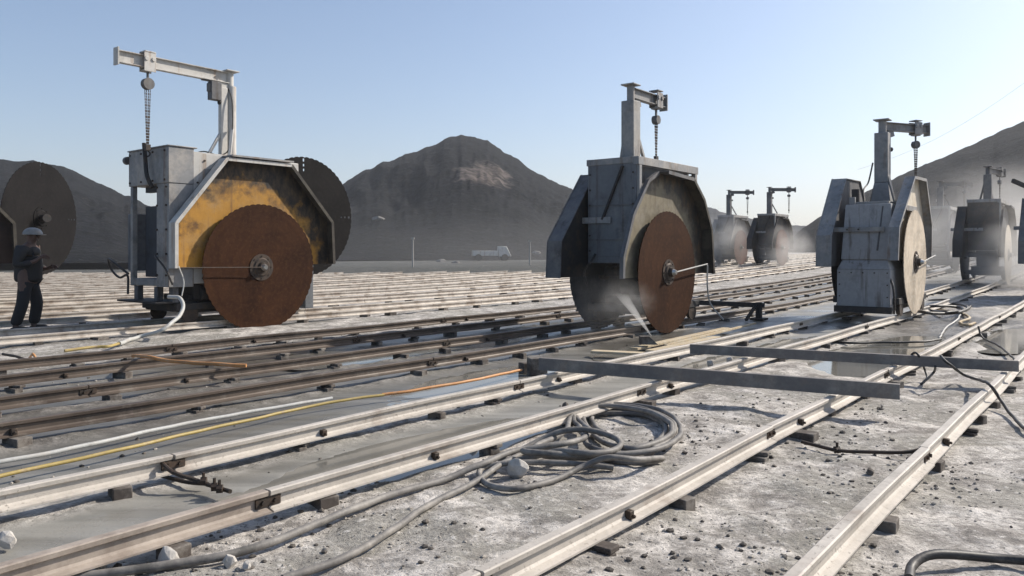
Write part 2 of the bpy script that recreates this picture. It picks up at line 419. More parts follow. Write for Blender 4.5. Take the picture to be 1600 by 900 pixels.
    c = mix(nt, A.outputs['Fac'], c, mudc)
    W = nt.nodes.new('ShaderNodeAttribute'); W.attribute_name = 'wet'
    dk = mix(nt, 1.0, c, (0.36, 0.35, 0.34), 'MULTIPLY')
    c = mix(nt, W.outputs['Fac'], c, dk)
    nt.links.new(c, bs.inputs['Base Color'])
    wet = ramp(nt, tex_noise(nt, 0.9, 5, 0.6), [(0.46, 0.55), (0.6, 0.25)])
    rg = mix(nt, A.outputs['Fac'], (0.92, 0.92, 0.92), wet)
    rg = mix(nt, W.outputs['Fac'], rg, (0.3, 0.3, 0.3))
    nt.links.new(rg, bs.inputs['Roughness'])
    add = nt.nodes.new('ShaderNodeMath'); add.operation = 'MULTIPLY_ADD'
    nt.links.new(gr, add.inputs[0]); add.inputs[1].default_value = 0.35; nt.links.new(fine, add.inputs[2])
    inv = nt.nodes.new('ShaderNodeMath'); inv.operation = 'MULTIPLY_ADD'
    nt.links.new(A.outputs['Fac'], inv.inputs[0]); inv.inputs[1].default_value = -0.5; inv.inputs[2].default_value = 0.6
    bp = nt.nodes.new('ShaderNodeBump'); bp.inputs['Distance'].default_value = 0.045
    nt.links.new(inv.outputs[0], bp.inputs['Strength']); nt.links.new(add.outputs[0], bp.inputs['Height'])
    nt.links.new(bp.outputs[0], bs.inputs['Normal'])
    me.materials.append(m_)
    o = bpy.data.objects.new('ground', me); col.objects.link(o)
    return tag(o, kind='structure')
build_ground()

# far plain that carries the hills
def sheet(name, mat_, quads):
    o = MB().add(*quads).build(name, mat_, fix=False); return o
m_, nt, bs = new_mat('scrub_land')
n1 = tex_noise(nt, 0.05, 7, 0.7); n2 = tex_noise(nt, 0.6, 6, 0.7)
c = mix(nt, ramp(nt, n1, [(0.38, 0.0), (0.62, 1.0)]), (0.04, 0.042, 0.034), (0.062, 0.06, 0.052))
c = mix(nt, ramp(nt, n2, [(0.55, 0.0), (0.75, 0.5)]), c, (0.2, 0.18, 0.15))
nt.links.new(c, bs.inputs['Base Color']); bs.inputs['Roughness'].default_value = 0.95
bump(nt, bs, n2, 0.8, 0.6)
M['scrub'] = m_
def hill_mat(name, rock_at=None):
    m_, nt, bs = new_mat(name)
    n1 = tex_noise(nt, 0.035, 8, 0.72, dist=0.5); n2 = tex_noise(nt, 0.35, 7, 0.75)
    c = mix(nt, ramp(nt, n1, [(0.36, 0.0), (0.64, 1.0)]), (0.0125, 0.0135, 0.0165), (0.024, 0.025, 0.029))
    c = mix(nt, ramp(nt, n2, [(0.42, 0.7), (0.56, 0.0)]), c, (0.014, 0.015, 0.014))
    c = mix(nt, ramp(nt, n2, [(0.6, 0.0), (0.76, 0.6)]), c, (0.055, 0.055, 0.058))
    n3 = tex_noise(nt, 1.1, 5, 0.7)
    c = mix(nt, ramp(nt, n3, [(0.44, 0.65), (0.52, 0.0)]), c, (0.008, 0.009, 0.009))
    c = mix(nt, ramp(nt, n3, [(0.58, 0.0), (0.68, 0.55)]), c, (0.07, 0.068, 0.068))
    if rock_at:
        for (p, r, cc) in rock_at:
            g = nt.nodes.new('ShaderNodeNewGeometry')
            vm = nt.nodes.new('ShaderNodeVectorMath'); vm.operation = 'SUBTRACT'; nt.links.new(g.outputs['Position'], vm.inputs[0]); vm.inputs[1].default_value = p
            sc = nt.nodes.new('ShaderNodeVectorMath'); sc.operation = 'DIVIDE'; nt.links.new(vm.outputs[0], sc.inputs[0]); sc.inputs[1].default_value = r
            ln = nt.nodes.new('ShaderNodeVectorMath'); ln.operation = 'LENGTH'; nt.links.new(sc.outputs[0], ln.inputs[0])
            nz = tex_noise(nt, 0.09, 7, 0.75, dist=1.0)
            ad = nt.nodes.new('ShaderNodeMath'); ad.operation = 'MULTIPLY_ADD'; nt.links.new(nz, ad.inputs[0]); ad.inputs[1].default_value = 2.8; nt.links.new(ln.outputs['Value'], ad.inputs[2])
            rk = mix(nt, ramp(nt, tex_noise(nt, 0.25, 6, 0.75, stretch=(1, 1, 0.5)), [(0.42, 0.0), (0.6, 1.0)]), tuple(x * 0.42 for x in cc), cc)
            c = mix(nt, ramp(nt, ad.outputs[0], [(0.62, 1.0), (0.92, 0.0)]) if False else ramp_div(nt, ad.outputs[0]), c, rk)
    nt.links.new(c, bs.inputs['Base Color']); bs.inputs['Roughness'].default_value = 1.0; bs.inputs['Specular IOR Level'].default_value = 0.05
    bump(nt, bs, n2, 1.0, 1.5)
    return m_
def ramp_div(nt, v):
    mr = nt.nodes.new('ShaderNodeMapRange'); nt.links.new(v, mr.inputs[0])
    mr.inputs[1].default_value = 1.98; mr.inputs[2].default_value = 2.35; mr.inputs[3].default_value = 1.0; mr.inputs[4].default_value = 0.0
    return mr.outputs[0]
def hill(name, prof, dist, near, mat_, amp, seed, power=1.15, jag=1.0):
    """a ridge: skyline given as directions and heights at a real distance; falls to the plain before and behind"""
    ks = np.array([(p - 800) / FPX for p, _ in prof]); hs = np.array([(HZ - y) / FPX for _, y in prof])
    th = np.arctan(ks)
    T = np.linspace(th[0], th[-1], 420)
    S = np.concatenate([np.linspace(0, 1, 90), np.linspace(1.02, 1.9, 26)])
    TT, SS = np.meshgrid(T, S)
    hh = np.interp(TT, th, hs)
    hw = hh + 0.007 * jag * fbm(TT * 90, TT * 0 + seed, 4, seed)
    Yr = dist * (1 + 0.18 * fbm(TT * 4, TT * 0 + 3.3, 3, seed + 1))
    Yy = near + (Yr - near) * SS
    Xx = np.tan(TT) * Yy
    top = CAM_H + np.maximum(hw, 0.0) * Yr
    base = 0.4
    shp = np.where(SS <= 1, np.clip(SS, 0, 1) ** power, np.clip(1 - (SS - 1) / 0.9, 0, 1) ** 1.5)
    nz = fbm(Xx * 0.02, Yy * 0.02, 6, seed + 4) * amp
    gul = np.abs(fbm(TT * 22, SS * 2.5, 4, seed + 8)) * amp * 0.9
    fade = np.clip((1 - np.abs(SS - 0.55) / 0.5), 0, 1)
    Z = base + (top - base) * shp + (nz - gul + amp * 0.35 * fbm(Xx * 0.11, Yy * 0.11, 5, seed + 12)) * fade
    Z = np.minimum(Z, CAM_H + hw * Yy * np.where(SS <= 1, 1, 1.0) + 0.0) if False else Z
    n, m = TT.shape
    co = np.stack([Xx.ravel(), Yy.ravel(), Z.ravel()], 1)
    idx = np.arange(n * m).reshape(n, m)
    fs = np.stack([idx[:-1, :-1].ravel(), idx[:-1, 1:].ravel(), idx[1:, 1:].ravel(), idx[1:, :-1].ravel()], 1)
    me = bpy.data.meshes.new(name); me.from_pydata(co.tolist(), [], fs.tolist())
    me.polygons.foreach_set('use_smooth', [True] * len(me.polygons))
    me.materials.append(mat_)
    o = bpy.data.objects.new(name, me); col.objects.link(o)
    return tag(o, kind='structure')
def terrain():
    th = np.linspace(R(-62), R(62), 260)
    rr = np.concatenate([np.linspace(0, 1, 60) ** 1.6])
    T, S = np.meshgrid(th, rr)
    X0 = np.tan(T)
    # start just inside the platform's edge
    y0 = np.full(th.shape, 40.0)
    for _ in range(40): y0 = 0.5 * y0 + 0.5 * edge_y(np.tan(th) * y0)
    y0 = y0 + 0.6
    Yy = y0[None, :] + (1500 - y0[None, :]) * S
    Xx = np.tan(T) * Yy
    u = CU * Xx + SU * Yy
    e0 = rise_np(CU * np.tan(th) * y0 + SU * y0)[None, :]
    d = Yy - y0[None, :]
    Z = e0 - 0.35 + np.clip(d * 0.012, 0, 1.2) + 0.5 * fbm(Xx * 0.06, Yy * 0.06, 5, 31) * np.clip(d / 12, 0, 1)
    Z = np.minimum(Z, 1.2)
    n, m = T.shape
    co = np.stack([Xx.ravel(), Yy.ravel(), Z.ravel()], 1)
    idx = np.arange(n * m).reshape(n, m)
    fs = np.stack([idx[:-1, :-1].ravel(), idx[:-1, 1:].ravel(), idx[1:, 1:].ravel(), idx[1:, :-1].ravel()], 1)
    me = bpy.data.meshes.new('terrain'); me.from_pydata(co.tolist(), [], fs.tolist())
    me.polygons.foreach_set('use_smooth', [True] * len(me.polygons))
    me.materials.append(M['scrub'])
    tag(col.objects.link(bpy.data.objects.new('terrain', me)) or bpy.data.objects['terrain'], kind='structure')
terrain()
_rk = Vector((-5.4, 151, 18.8))
hill('hill', [(300, 392), (420, 352), (480, 318), (548, 277), (575, 262), (600, 252), (650, 237), (700, 217), (720, 213), (740, 213), (765, 222), (800, 245), (830, 266), (878, 290), (905, 303), (960, 318), (1050, 350), (1150, 385), (1200, 394)],
     235, 82, hill_mat('hill_rock', [(tuple(_rk), (6.6, 44, 6.2), (0.17, 0.143, 0.128))]), 10, 3, 1.05)
hill('hill', [(-1000, 380), (-500, 330), (-200, 262), (-100, 250), (0, 248), (50, 251), (100, 262), (150, 281), (195, 303), (260, 335), (330, 362), (420, 385), (470, 394)],
     170, 60, hill_mat('hill_scrub'), 6, 11, 1.05)
hill('hill', [(1205, 397), (1231, 377), (1255, 356), (1292, 332), (1340, 306), (1409, 272), (1465, 249), (1552, 211), (1600, 189), (1700, 150), (1900, 120), (2300, 140), (2900, 300)],
     190, 78, hill_mat('hill_slag'), 8, 23, 1.05, 0.6)
hill('distant_hills', [(820, 394), (900, 322), (960, 316), (1050, 318), (1095, 323), (1160, 337), (1231, 351), (1258, 354), (1400, 365), (1600, 380), (1700, 394)],
     520, 240, hill_mat('hill_far'), 12, 41, 1.0)

# ------------------------------------------------------------------ rails
RAIL_TOP = 0.16
FOOT = 0.055
RB = {'A': 0.97, 'B': 1.91, 'C': 3.36, 'D': 4.40, 'E': 6.1, 'F': 7.2, 'G': 8.45, 'I': 9.55}
PROF = [(-.05, 0), (.05, 0), (.05, .009), (.016, .018), (.007, .028), (.007, .07), (.024, .08), (.026, .1), (.02, .105), (-.02, .105), (-.026, .1), (-.024, .08), (-.007, .07), (-.007, .028), (-.016, .018), (-.05, .009)]
PROF = [(a * 1.06, b) for a, b in PROF]
def rail_end(b):
    u = 1.0
    while u < 95:
        p = P(u, b)
        if p.y > float(edge_y(p.x)) - 0.5: break
        u += 0.5
    return u
def wob(u, b):
    return 0.010 * math.sin(u * 0.7 + b * 5) + 0.004 * math.sin(u * 2.3 + b * 11), 0.004 * math.sin(u * 1.7 + b * 3)
def rail_mesh(b, u0, u1, joints, fine):
    """one run of rail, with the joints as small gaps and steps"""
    mb = MB()
    cuts = [u0] + [j for j in joints if u0 < j < u1] + [u1]
    for k in range(len(cuts) - 1):
        a, c = cuts[k] + 0.006, cuts[k+1] - 0.006
        off = random.uniform(-0.008, 0.008) if fine else 0
        n = max(2, int((c - a) / (0.5 if fine else 1.5)))
        vs, fs = [], []
        for i in range(n + 1):
            u = a + (c - a) * i / n
            db, dz = wob(u, b)
            for (pb, pz) in PROF:
                vs.append(P(u, b + db + off - pb, FOOT + dz + pz + rise(u)))
        q = len(PROF)
        for i in range(n):
            for j in range(q):
                fs.append((i*q + j, i*q + (j+1) % q, (i+1)*q + (j+1) % q, (i+1)*q + j))
        fs += [tuple(range(q))[::-1], tuple(n*q + j for j in range(q))]
        mb.add(vs, fs)
    return mb
def fishplate(b, u, parent, side=-1):
    db, dz = wob(u, b); z = FOOT + dz + rise(u)
    mb = MB()
    rot = Matrix.Translation(P(u, b + db, z)) @ Matrix.Rotation(PHI, 4, 'Z')
    for s in (-1, 1):
        mb.box(-0.07, 0.07, s*0.008 if s > 0 else -0.02, 0.02 if s > 0 else s*0.008, 0.026, 0.072, rot)
        for q in (-0.035, 0.035):
            mb.cyl(rot @ Vector((q, s*0.018, 0.05)), rot @ Vector((q, s*0.036, 0.05)), 0.012, n=6)
    return mb.build('fishplate', M['iron'], parent)
def stop_block(b, u, parent):
    db, dz = wob(u, b); z = FOOT + dz + rise(u)
    rot = Matrix.Translation(P(u, b + db, z)) @ Matrix.Rotation(PHI, 4, 'Z')
    mb = MB().box(-0.02, 0.02, -0.045, -0.008, 0.01, 0.055, rot).box(-0.03, 0.03, 0.008, 0.04, 0.01, 0.05, rot).cyl(rot @ Vector((0, -0.045, 0.03)), rot @ Vector((0, -0.062, 0.03)), 0.01, n=6)
    return mb.build('clamp', M['iron'], parent, bevel=0.004)
JT = {'A': [1.7, 5.24, 9.87, 14.5], 'B': [2.17, 5.2, 8.4, 12.5, 17], 'C': [2.24, 6.03, 9.6, 13.5], 'D': [2.30, 5.6, 9.3, 13.4], 'E': [1.5, 6.2, 11], 'F': [3, 7.6, 12.2], 'G': [2.4, 7.1, 12], 'I': [5, 10]}
LBL = {'A': 'pale steel rail nearest the right corner, closest of all rails to the viewer',
       'B': 'pale dusty steel rail running from the bottom middle, just right of the coiled hose',
       'C': 'steel rail with rusty brown web at lower left, just left of the coiled hose',
       'D': 'pale steel rail with the long yellow hose lying alongside it',
       'E': 'brown rail just beyond the muddy strip behind the yellow hose, nearer rail of its pair',
       'F': 'brown rail behind the muddy strip, farther rail under the dusty saw in the middle',
       'G': 'dark rail beside the shadowed wet trench left of the middle saw, nearer of its pair',
       'I': 'brown rail just beyond the shadowed wet trench, in front of the yellow guarded saw'}
RM = {'A': 'rail_pale', 'B': 'rail_pale', 'C': 'rail_pale', 'D': 'rail_pale', 'E': 'rail_brown', 'F': 'rail_brown', 'G': 'rail_brown', 'I': 'rail_brown'}
for k, b in RB.items():
    u1 = rail_end(b)
    root = tag(rail_mesh(b, 2.24 if k == 'C' else -3, u1, JT[k], True).build('rail', M[RM[k]], smooth=30), LBL[k], 'rail', 'steel rails laid across the quarry floor')
    for j in JT[k]:
        (fishplate if k in 'EFGI' or j > 5 else fishplate)(b, j, root)
    if k == 'C':
        tag(rail_mesh(b, -3, 2.24, [], True).build('rusty_length', M['rail_rust'], root, smooth=30), 'length of rail with a rusty brown web')
    for j in JT[k][:2]:
        stop_block(b, j + random.uniform(0.5, 1.2), root)
far_b = [12.2, 13.3]
bb = 14.9
while bb < 52:
    far_b += [bb, bb + 1.1]; bb += 2.75
for i, b in enumerate(far_b):
    u1 = rail_end(b)
    js = list(np.arange(random.uniform(0, 5), u1, 6))
    lab = {0: 'nearer rail under the yellow guarded saw on the left', 1: 'farther rail under the yellow guarded saw on the left'}.get(i, 'thin pale rail in the dense far field of parallel rails behind the left saw')
    tag(rail_mesh(b, -14 if b > 20 else -4, u1, js, False).build('rail', M['rail_far'], smooth=30), lab, 'rail', 'far parallel rails' if i > 1 else 'steel rails laid across the quarry floor')

# support blocks under the rails
def block_mb(u, b, w, l, h, rot, split):
    mt = Matrix.Translation(P(u, b, rise(u))) @ Matrix.Rotation(PHI + rot, 4, 'Z')
    mb = MB()
    if split:
        mb.box(-w/2, w/2, -l/2, l/2, -0.03, h*0.5, mt)
        mt2 = mt @ Matrix.Rotation(0.25, 4, 'Z') @ Matrix.Translation((0.02, -0.02, 0))
        mb.box(-w/2*0.85, w/2*0.85, -l/2*0.8, l/2*0.8, h*0.5, h, mt2)
    else:
        mb.box(-w/2, w/2, -l/2, l/2, -0.03, h, mt)
    return mb
BL = {'A': 'short support block under the rail nearest the right corner', 'B': 'short support block under the pale rail just right of the coiled hose',
      'C': 'short support block under the rail just left of the coiled hose', 'D': 'short support block under the rail beside the yellow hose',
      'E': 'dark support block under the nearer brown rail beyond the muddy strip', 'F': 'dark support block under the farther brown rail beyond the muddy strip',
      'G': 'dark support block under the rail beside the wet trench', 'I': 'dark support block under the rail just beyond the wet trench'}
nb = 0
stuff = MB()
for k, b in RB.items():
    u = 0.6 + random.uniform(0, .5)
    u1 = min(rail_end(b), 62)
    while u < u1:
        w, l = random.uniform(0.06, 0.12), random.uniform(0.11, 0.21)
        mb = block_mb(u, b + random.uniform(-0.07, 0.05), w, l, 0.053, random.uniform(-0.35, 0.35), random.random() < 0.35)
        p = P(u, b)
        if p.y > 1.5 and abs(p.x / p.y) < 0.75 and u < 32 and nb < 286:
            tag(mb.build('support_block', M['stone'] if random.random() < 0.0 else M['block_wood'], bevel=0.006), BL[k], 'block', BL[k].replace('short support block', 'support blocks').replace('dark support block', 'support blocks'))
            nb += 1
        else:
            stuff.add(mb.v, mb.f)
        u += random.uniform(0.6, 1.4) if u < 14 else random.uniform(0.7, 1.3)
for b in far_b:
    u = -8 + random.uniform(0, 1)
    u1 = rail_end(b)
    while u < u1:
        mb = block_mb(u, b + random.uniform(-0.05, 0.05), random.uniform(0.08, 0.2), random.uniform(0.14, 0.22), 0.053, random.uniform(-0.3, 0.3), False)
        stuff.add(mb.v, mb.f)
        u += random.uniform(0.7, 1.8)
tag(stuff.build('support_blocks', M['block_wood']), 'dark support blocks scattered under the many far rails', 'blocks', kind='stuff')

# ------------------------------------------------------------------ the saws
def guard_shape(pts, y_plate, y_open, th=0.015, y_left=None):
    """plate with a rim standing out from it along its upper edges"""
    plate = MB().prism(pts, min(y_plate, y_plate + 0.012), max(y_plate, y_plate + 0.012))
    rim_l, rim_r = MB(), MB()
    cx = sum(p[0] for p in pts) / len(pts); cz = sum(p[1] for p in pts) / len(pts)
    for (a, b) in zip(pts[:-1], pts[1:]):
        a3, b3 = Vector((a[0], 0, a[1])), Vector((b[0], 0, b[1]))
        d = (b3 - a3).normalized(); nrm = Vector((-d.z, 0, d.x))
        if nrm.dot(a3 - Vector((cx, 0, cz))) < 0: nrm = -nrm
        rim = rim_r if (a[0] + b[0]) / 2 > cx + 0.45 else rim_l
        yo = y_left if (y_left is not None and (a[0] + b[0]) / 2 < cx - 0.35) else y_open
        y0, y1 = y_plate + (0.03 if y_open < y_plate else -0.03), yo
        q = [a3, b3, b3 + nrm*th + d*th*0.4, a3 + nrm*th - d*th*0.4]
        rim.hexa([Vector((v.x, y0, v.z)) for v in q], [Vector((v.x, y1, v.z)) for v in q])
        # folded lip
        q2 = [a3 - nrm*0.035, b3 - nrm*0.035, b3 + nrm*th*1.5, a3 + nrm*th*1.5]
        s = -1 if y_open < y_plate else 1
        rim.hexa([Vector((v.x, yo, v.z)) for v in q2], [Vector((v.x, yo + s*0.012, v.z)) for v in q2])
    return plate, rim_l, rim_r
def blade(parent, lx, ly, z, r, mat_, side, slots=False, rod=None, seg=180, hub_mat=None, rodm=None, rodr=0.012):
    """toothed disc; side -1 faces the near side"""
    n = seg
    radii = [0.13, 0.3, 0.45, 0.6, 0.72, 0.76, 0.8, 0.84, 0.88, 0.92, 0.97]
    radii = [r * q for q in radii]
    vs, fs = [], []
    t = 0.006
    for s_ in (-1, 1):
        for q in radii + [None]:
            for k in range(n):
                a = 2 * math.pi * k / n
                rr = (r if k % 3 else r * 0.988) if q is None else q
                vs.append((rr * math.cos(a), s_ * t, rr * math.sin(a)))
    L = len(radii) + 1
    def hole(j, k): return slots and j in (5, 7, 9) and k % 45 in (0,)
    for s_ in (0, 1):
        base = s_ * L * n
        for j in range(L - 1):
            for k in range(n):
                if hole(j, k): continue
                f = (base + j*n + k, base + j*n + (k+1) % n, base + (j+1)*n + (k+1) % n, base + (j+1)*n + k)
                fs.append(f if s_ == 0 else f[::-1])
    for k in range(n):
        fs.append(((L-1)*n + k, (L-1)*n + (k+1) % n, (2*L-1)*n + (k+1) % n, (2*L-1)*n + k))
    mb = MB().add(vs, fs)
    o = mb.build('saw_blade', mat_, parent, smooth=30, loc=(lx, ly, z))
    h = MB()
    s = side
    h.cyl((0, s*0.006, 0), (0, s*0.02, 0), 0.21*r, n=32)
    h.cyl((0, s*0.02, 0), (0, s*0.045, 0), 0.15*r, 0.13*r, n=28)
    h.cyl((0, s*0.045, 0), (0, s*0.10, 0), 0.085*r, 0.07*r, n=20)
    h.cyl((0, -s*0.006, 0), (0, -s*0.08, 0), 0.16*r, n=24)
    for k in range(8):
        a = math.pi * k / 4
        h.cyl((0.175*r*math.cos(a), s*0.02, 0.175*r*math.sin(a)), (0.175*r*math.cos(a), s*0.034, 0.175*r*math.sin(a)), 0.014, n=6)
    hb = h.build('hub', hub_mat or M['iron'], o)
    MB().cyl((0, s*0.10, 0), (0, s*0.15, 0), 0.055*r, 0.035*r, n=16).build('hub_cap', M['bright_metal'], o)
    if rod:
        MB().tube(spline([(0, s*0.13, 0), (rod[0]*0.4, s*0.12, rod[1]*0.4), (rod[0], s*0.12, rod[1])], 0.1), rodr, 8).build('water_pipe', rodm or M['hose_pale'], o)
    return o
def ibeam(mb, a, b, h, w, t=0.012):
    a, b = Vector(a), Vector(b); d = (b - a).normalized(); up = Vector((0, 0, 1)); r = d.cross(up).normalized()
    mb.bar(a + up*(h/2 - t/2), b + up*(h/2 - t/2), w, t)
    mb.bar(a - up*(h/2 - t/2), b - up*(h/2 - t/2), w, t)
    mb.bar(a, b, t, h - 2*t - 0.002)
def jib(root, px, py, z0, z1, ang, length, trol, drop, mat_, pill=0.12, big=False, flare=False, motor=False):
    """pillar crane: ang is the boom's direction in the saw's own axes"""
    d = Vector((math.cos(ang), math.sin(ang), 0)); c = Vector((px, py, 0)); r = Vector((-d.y, d.x, 0))
    zt = z1 - 0.22
    mb = MB()
    if flare:
        mb.hexa([c + Vector((i*pill*1.45, j*pill*1.45, z0)) for i, j in ((-1,-1),(1,-1),(1,1),(-1,1))],
                [c + Vector((i*pill*0.92, j*pill*0.92, z0 + 0.5)) for i, j in ((-1,-1),(1,-1),(1,1),(-1,1))])
        mb.box(px - pill*0.92, px + pill*0.92, py - pill*0.92, py + pill*0.92, z0 + 0.502, zt)
    elif big:
        mb.cyl(c + Vector((0, 0, z0)) - r*0.0 + d*(-0.03), c + Vector((0, 0, zt)) + d*(-0.03), pill*0.72, n=20)
        mb.box(px + 0.045, px + 0.18, py - 0.05, py + 0.05, z0, zt - 0.05) if d.x > 0 else mb.box(px - 0.2, px - 0.07, py - 0.05, py + 0.05, z0, zt - 0.05)
    else:
        mb.box(px - pill, px + pill, py - pill, py + pill, z0, zt)
    mb.build('pillar', mat_, root, bevel=0.012)
    hd = MB()
    hd.cyl(c + Vector((0, 0, zt)), c + Vector((0, 0, z1 + 0.03)), pill*0.55, n=18)
    hd.box(px - pill*1.05, px + pill*1.05, py - pill*1.05, py + pill*1.05, z1 + 0.032, z1 + 0.055)
    hd.bar(c + d*0.05 + Vector((0, 0, zt - 0.05)), c + d*0.28 + Vector((0, 0, z1 - 0.2)), 0.06, 0.14)
    hd.build('pivot_head', mat_, root, bevel=0.006)
    bo = MB()
    zb = z1 - 0.08
    ibeam(bo, c + d*0.03 + Vector((0, 0, zb)), c + d*length + Vector((0, 0, zb)), 0.17 if not big else 0.2, 0.11)
    bm_ = bo.build('boom', M['white_paint'] if big else mat_, root)
    MB().bar(c + d*(length + 0.002) + Vector((0, 0, zb)), c + d*(length + 0.025) + Vector((0, 0, zb)), 0.15, 0.28).build('end_plate', mat_, bm_)
    br = MB()
    if not flare:
        br.bar(c + d*pill*1.1 + Vector((0, 0, z0 + 0.55)), c + d*0.44 + Vector((0, 0, z0 + 0.02)), 0.045)
        br.build('brace', mat_, root)
        MB().bar(c + r*pill*0.9 + d*0.02 + Vector((0, 0, z0 + 0.55)), c + r*0.3 + d*0.2 + Vector((0, 0, z0 + 0.02)), 0.045).build('brace', mat_, root)
    else:
        for s in (-1, 1):
            MB().bar(c + r*s*pill*1.0 + Vector((0, 0, z0 + 0.62)), c + r*s*0.33 + Vector((0, 0, z0 + 0.02)), 0.04).build('brace', mat_, root)
        MB().bar(c + d*pill*1.02 + Vector((0, 0, z0 + 0.7)), c + d*0.36 + Vector((0, 0, z0 + 0.02)), 0.045).build('brace', mat_, root)
    # knob on the pillar
    MB().cyl(c + d*(pill) + Vector((0, 0, zt - 0.32)), c + d*(pill + 0.1) + Vector((0, 0, zt - 0.32)), 0.045, n=14).build('knob', M['dark_steel'], root)
    if motor:
        mo = MB().box(-0.1, 0.1, -0.07, 0.07, -0.34, -0.02, Matrix.Translation(c + d*0.3 + Vector((0, 0, zb - 0.1))))
        mo.box(-0.22, 0.06, -0.05, 0.05, -0.02, 0.0, Matrix.Translation(c + d*0.32 + Vector((0, 0, zb - 0.1))))
        mo.box(-0.13, -0.1, -0.05, 0.05, -0.2, -0.05, Matrix.Translation(c + d*0.3 + Vector((0, 0, zb - 0.1))))
        mo.build('motor_box', M['dull_grey'], root, bevel=0.015)
    tc = c + d*trol + Vector((0, 0, zb))
    tr = MB()
    for s in (-1, 1):
        tr.bar(tc - d*0.1 + r*s*0.075, tc + d*0.1 + r*s*0.075, 0.016, 0.26 if not big else 0.33)
        for q in (-0.06, 0.06):
            tr.cyl(tc + d*q + r*s*0.075 + Vector((0, 0, 0.04)), tc + d*q + r*s*0.10 + Vector((0, 0, 0.04)), 0.035, n=12)
    tr.bar(tc - d*0.07 - Vector((0, 0, 0.135)), tc + d*0.07 - Vector((0, 0, 0.135)), 0.13, 0.03)
    tr.bar(tc - d*0.09 + Vector((0, 0, 0.16)), tc + d*0.09 + Vector((0, 0, 0.16)), 0.18, 0.02)
    t = tr.build('trolley', mat_, root, bevel=0.004)
    ho = MB()
    hc = tc - Vector((0, 0, 0.36 if big else 0.33))
    ho.cyl(hc - r*0.05, hc + r*0.05, 0.095 if big else 0.075, n=20)
    ho.bar(hc, hc + Vector((0, 0, 0.2)), 0.03)
    h = ho.build('chain_hoist', M['dull_grey'], root)
    ch = MB()
    zz = hc.z - 0.05; zend = hc.z - drop
    for dx in (-0.045, -0.015, 0.02, 0.05):
        k = 0; z = zz
        top = hc + d*dx; bot = Vector((hc.x, hc.y, 0)) + d*dx*0.35
        N = max(4, int(drop / 0.05))
        for i in range(N):
            f0, f1 = i / N, (i + 0.85) / N
            a = Vector((top.x + (bot.x-top.x)*f0, top.y + (bot.y-top.y)*f0, zz + (zend-zz)*f0))
            b = Vector((top.x + (bot.x-top.x)*f1, top.y + (bot.y-top.y)*f1, zz + (zend-zz)*f1))
            if i % 2: ch.bar(a, b, 0.016, 0.007)
            else: ch.bar(a, b, 0.007, 0.016)
    ch.build('chain', M['iron'], h)
    hk = MB().box(-0.04, 0.04, -0.025, 0.025, -0.1, 0.0, Matrix.Translation(Vector((hc.x, hc.y, zend))))
    hk.tube(spline([Vector((hc.x, hc.y, zend - 0.1)), Vector((hc.x + 0.04, hc.y, zend - 0.15)), Vector((hc.x, hc.y, zend - 0.2)), Vector((hc.x - 0.04, hc.y, zend - 0.16))], 0.02), 0.012, 6)
    hk.build('hook', M['dark_steel'], h)
def bolts(root, pts, axis, r=0.018, m=None):
    mb = MB()
    for p in pts:
        p = Vector(p); mb.cyl(p, p + Vector(axis) * 0.018, r, n=6)
    return mb.build('bolts', m or M['iron'], root)
def chassis(root, x0, x1, bw, mat_, gauge=0.53):
    mb = MB().box(x0, x1, -gauge - 0.06, -gauge + 0.06, 0.36, 0.48).box(x0, x1, gauge - 0.06, gauge + 0.06, 0.36, 0.48)
    mb.box(x0, x0 + 0.12, -gauge + 0.062, gauge - 0.062, 0.34, 0.47).box(x1 - 0.12, x1, -gauge + 0.062, gauge - 0.062, 0.34, 0.47)
    mb.box(x0 + 0.3, x1 - 0.3, -gauge + 0.1, gauge - 0.1, 0.3, 0.6)
    c = mb.build('chassis', mat_, root, bevel=0.01)
    for x in (x0 + 0.25, x1 - 0.25):
        for s in (-1, 1):
            w = MB().cyl((x, s*gauge - 0.03, 0.285), (x, s*gauge + 0.03, 0.285), 0.12, n=24).cyl((x, s*gauge - 0.045, 0.285), (x, s*gauge - 0.032, 0.285), 0.145, n=24)
            w.cyl((x, s*gauge + 0.03, 0.285), (x, s*gauge + 0.06, 0.285), 0.05, n=12)
            w.build('wheel', M['iron'], root)
def spindle(root, lx, y, z, y2):
    MB().cyl((lx, y, z), (lx, y2, z), 0.09, n=18).build('spindle', M['dark_steel'], root)

OCT2 = [(-1.30, 0.93), (-1.29, 1.25), (-0.99, 1.91), (-0.50, 2.48), (-0.16, 2.63), (0.78, 2.58), (1.20, 2.24), (1.50, 1.73), (1.60, 0.95)]
OCT3 = [(-1.6, 1.05), (-1.5, 1.63), (-0.21, 2.62), (0.85, 2.64), (1.40, 1.75), (1.36, 1.05)]
OCT = [(-1.44, 0.92), (-1.40, 1.50), (-0.44, 2.63), (0.58, 2.65), (1.28, 1.95), (1.40, 0.95)]

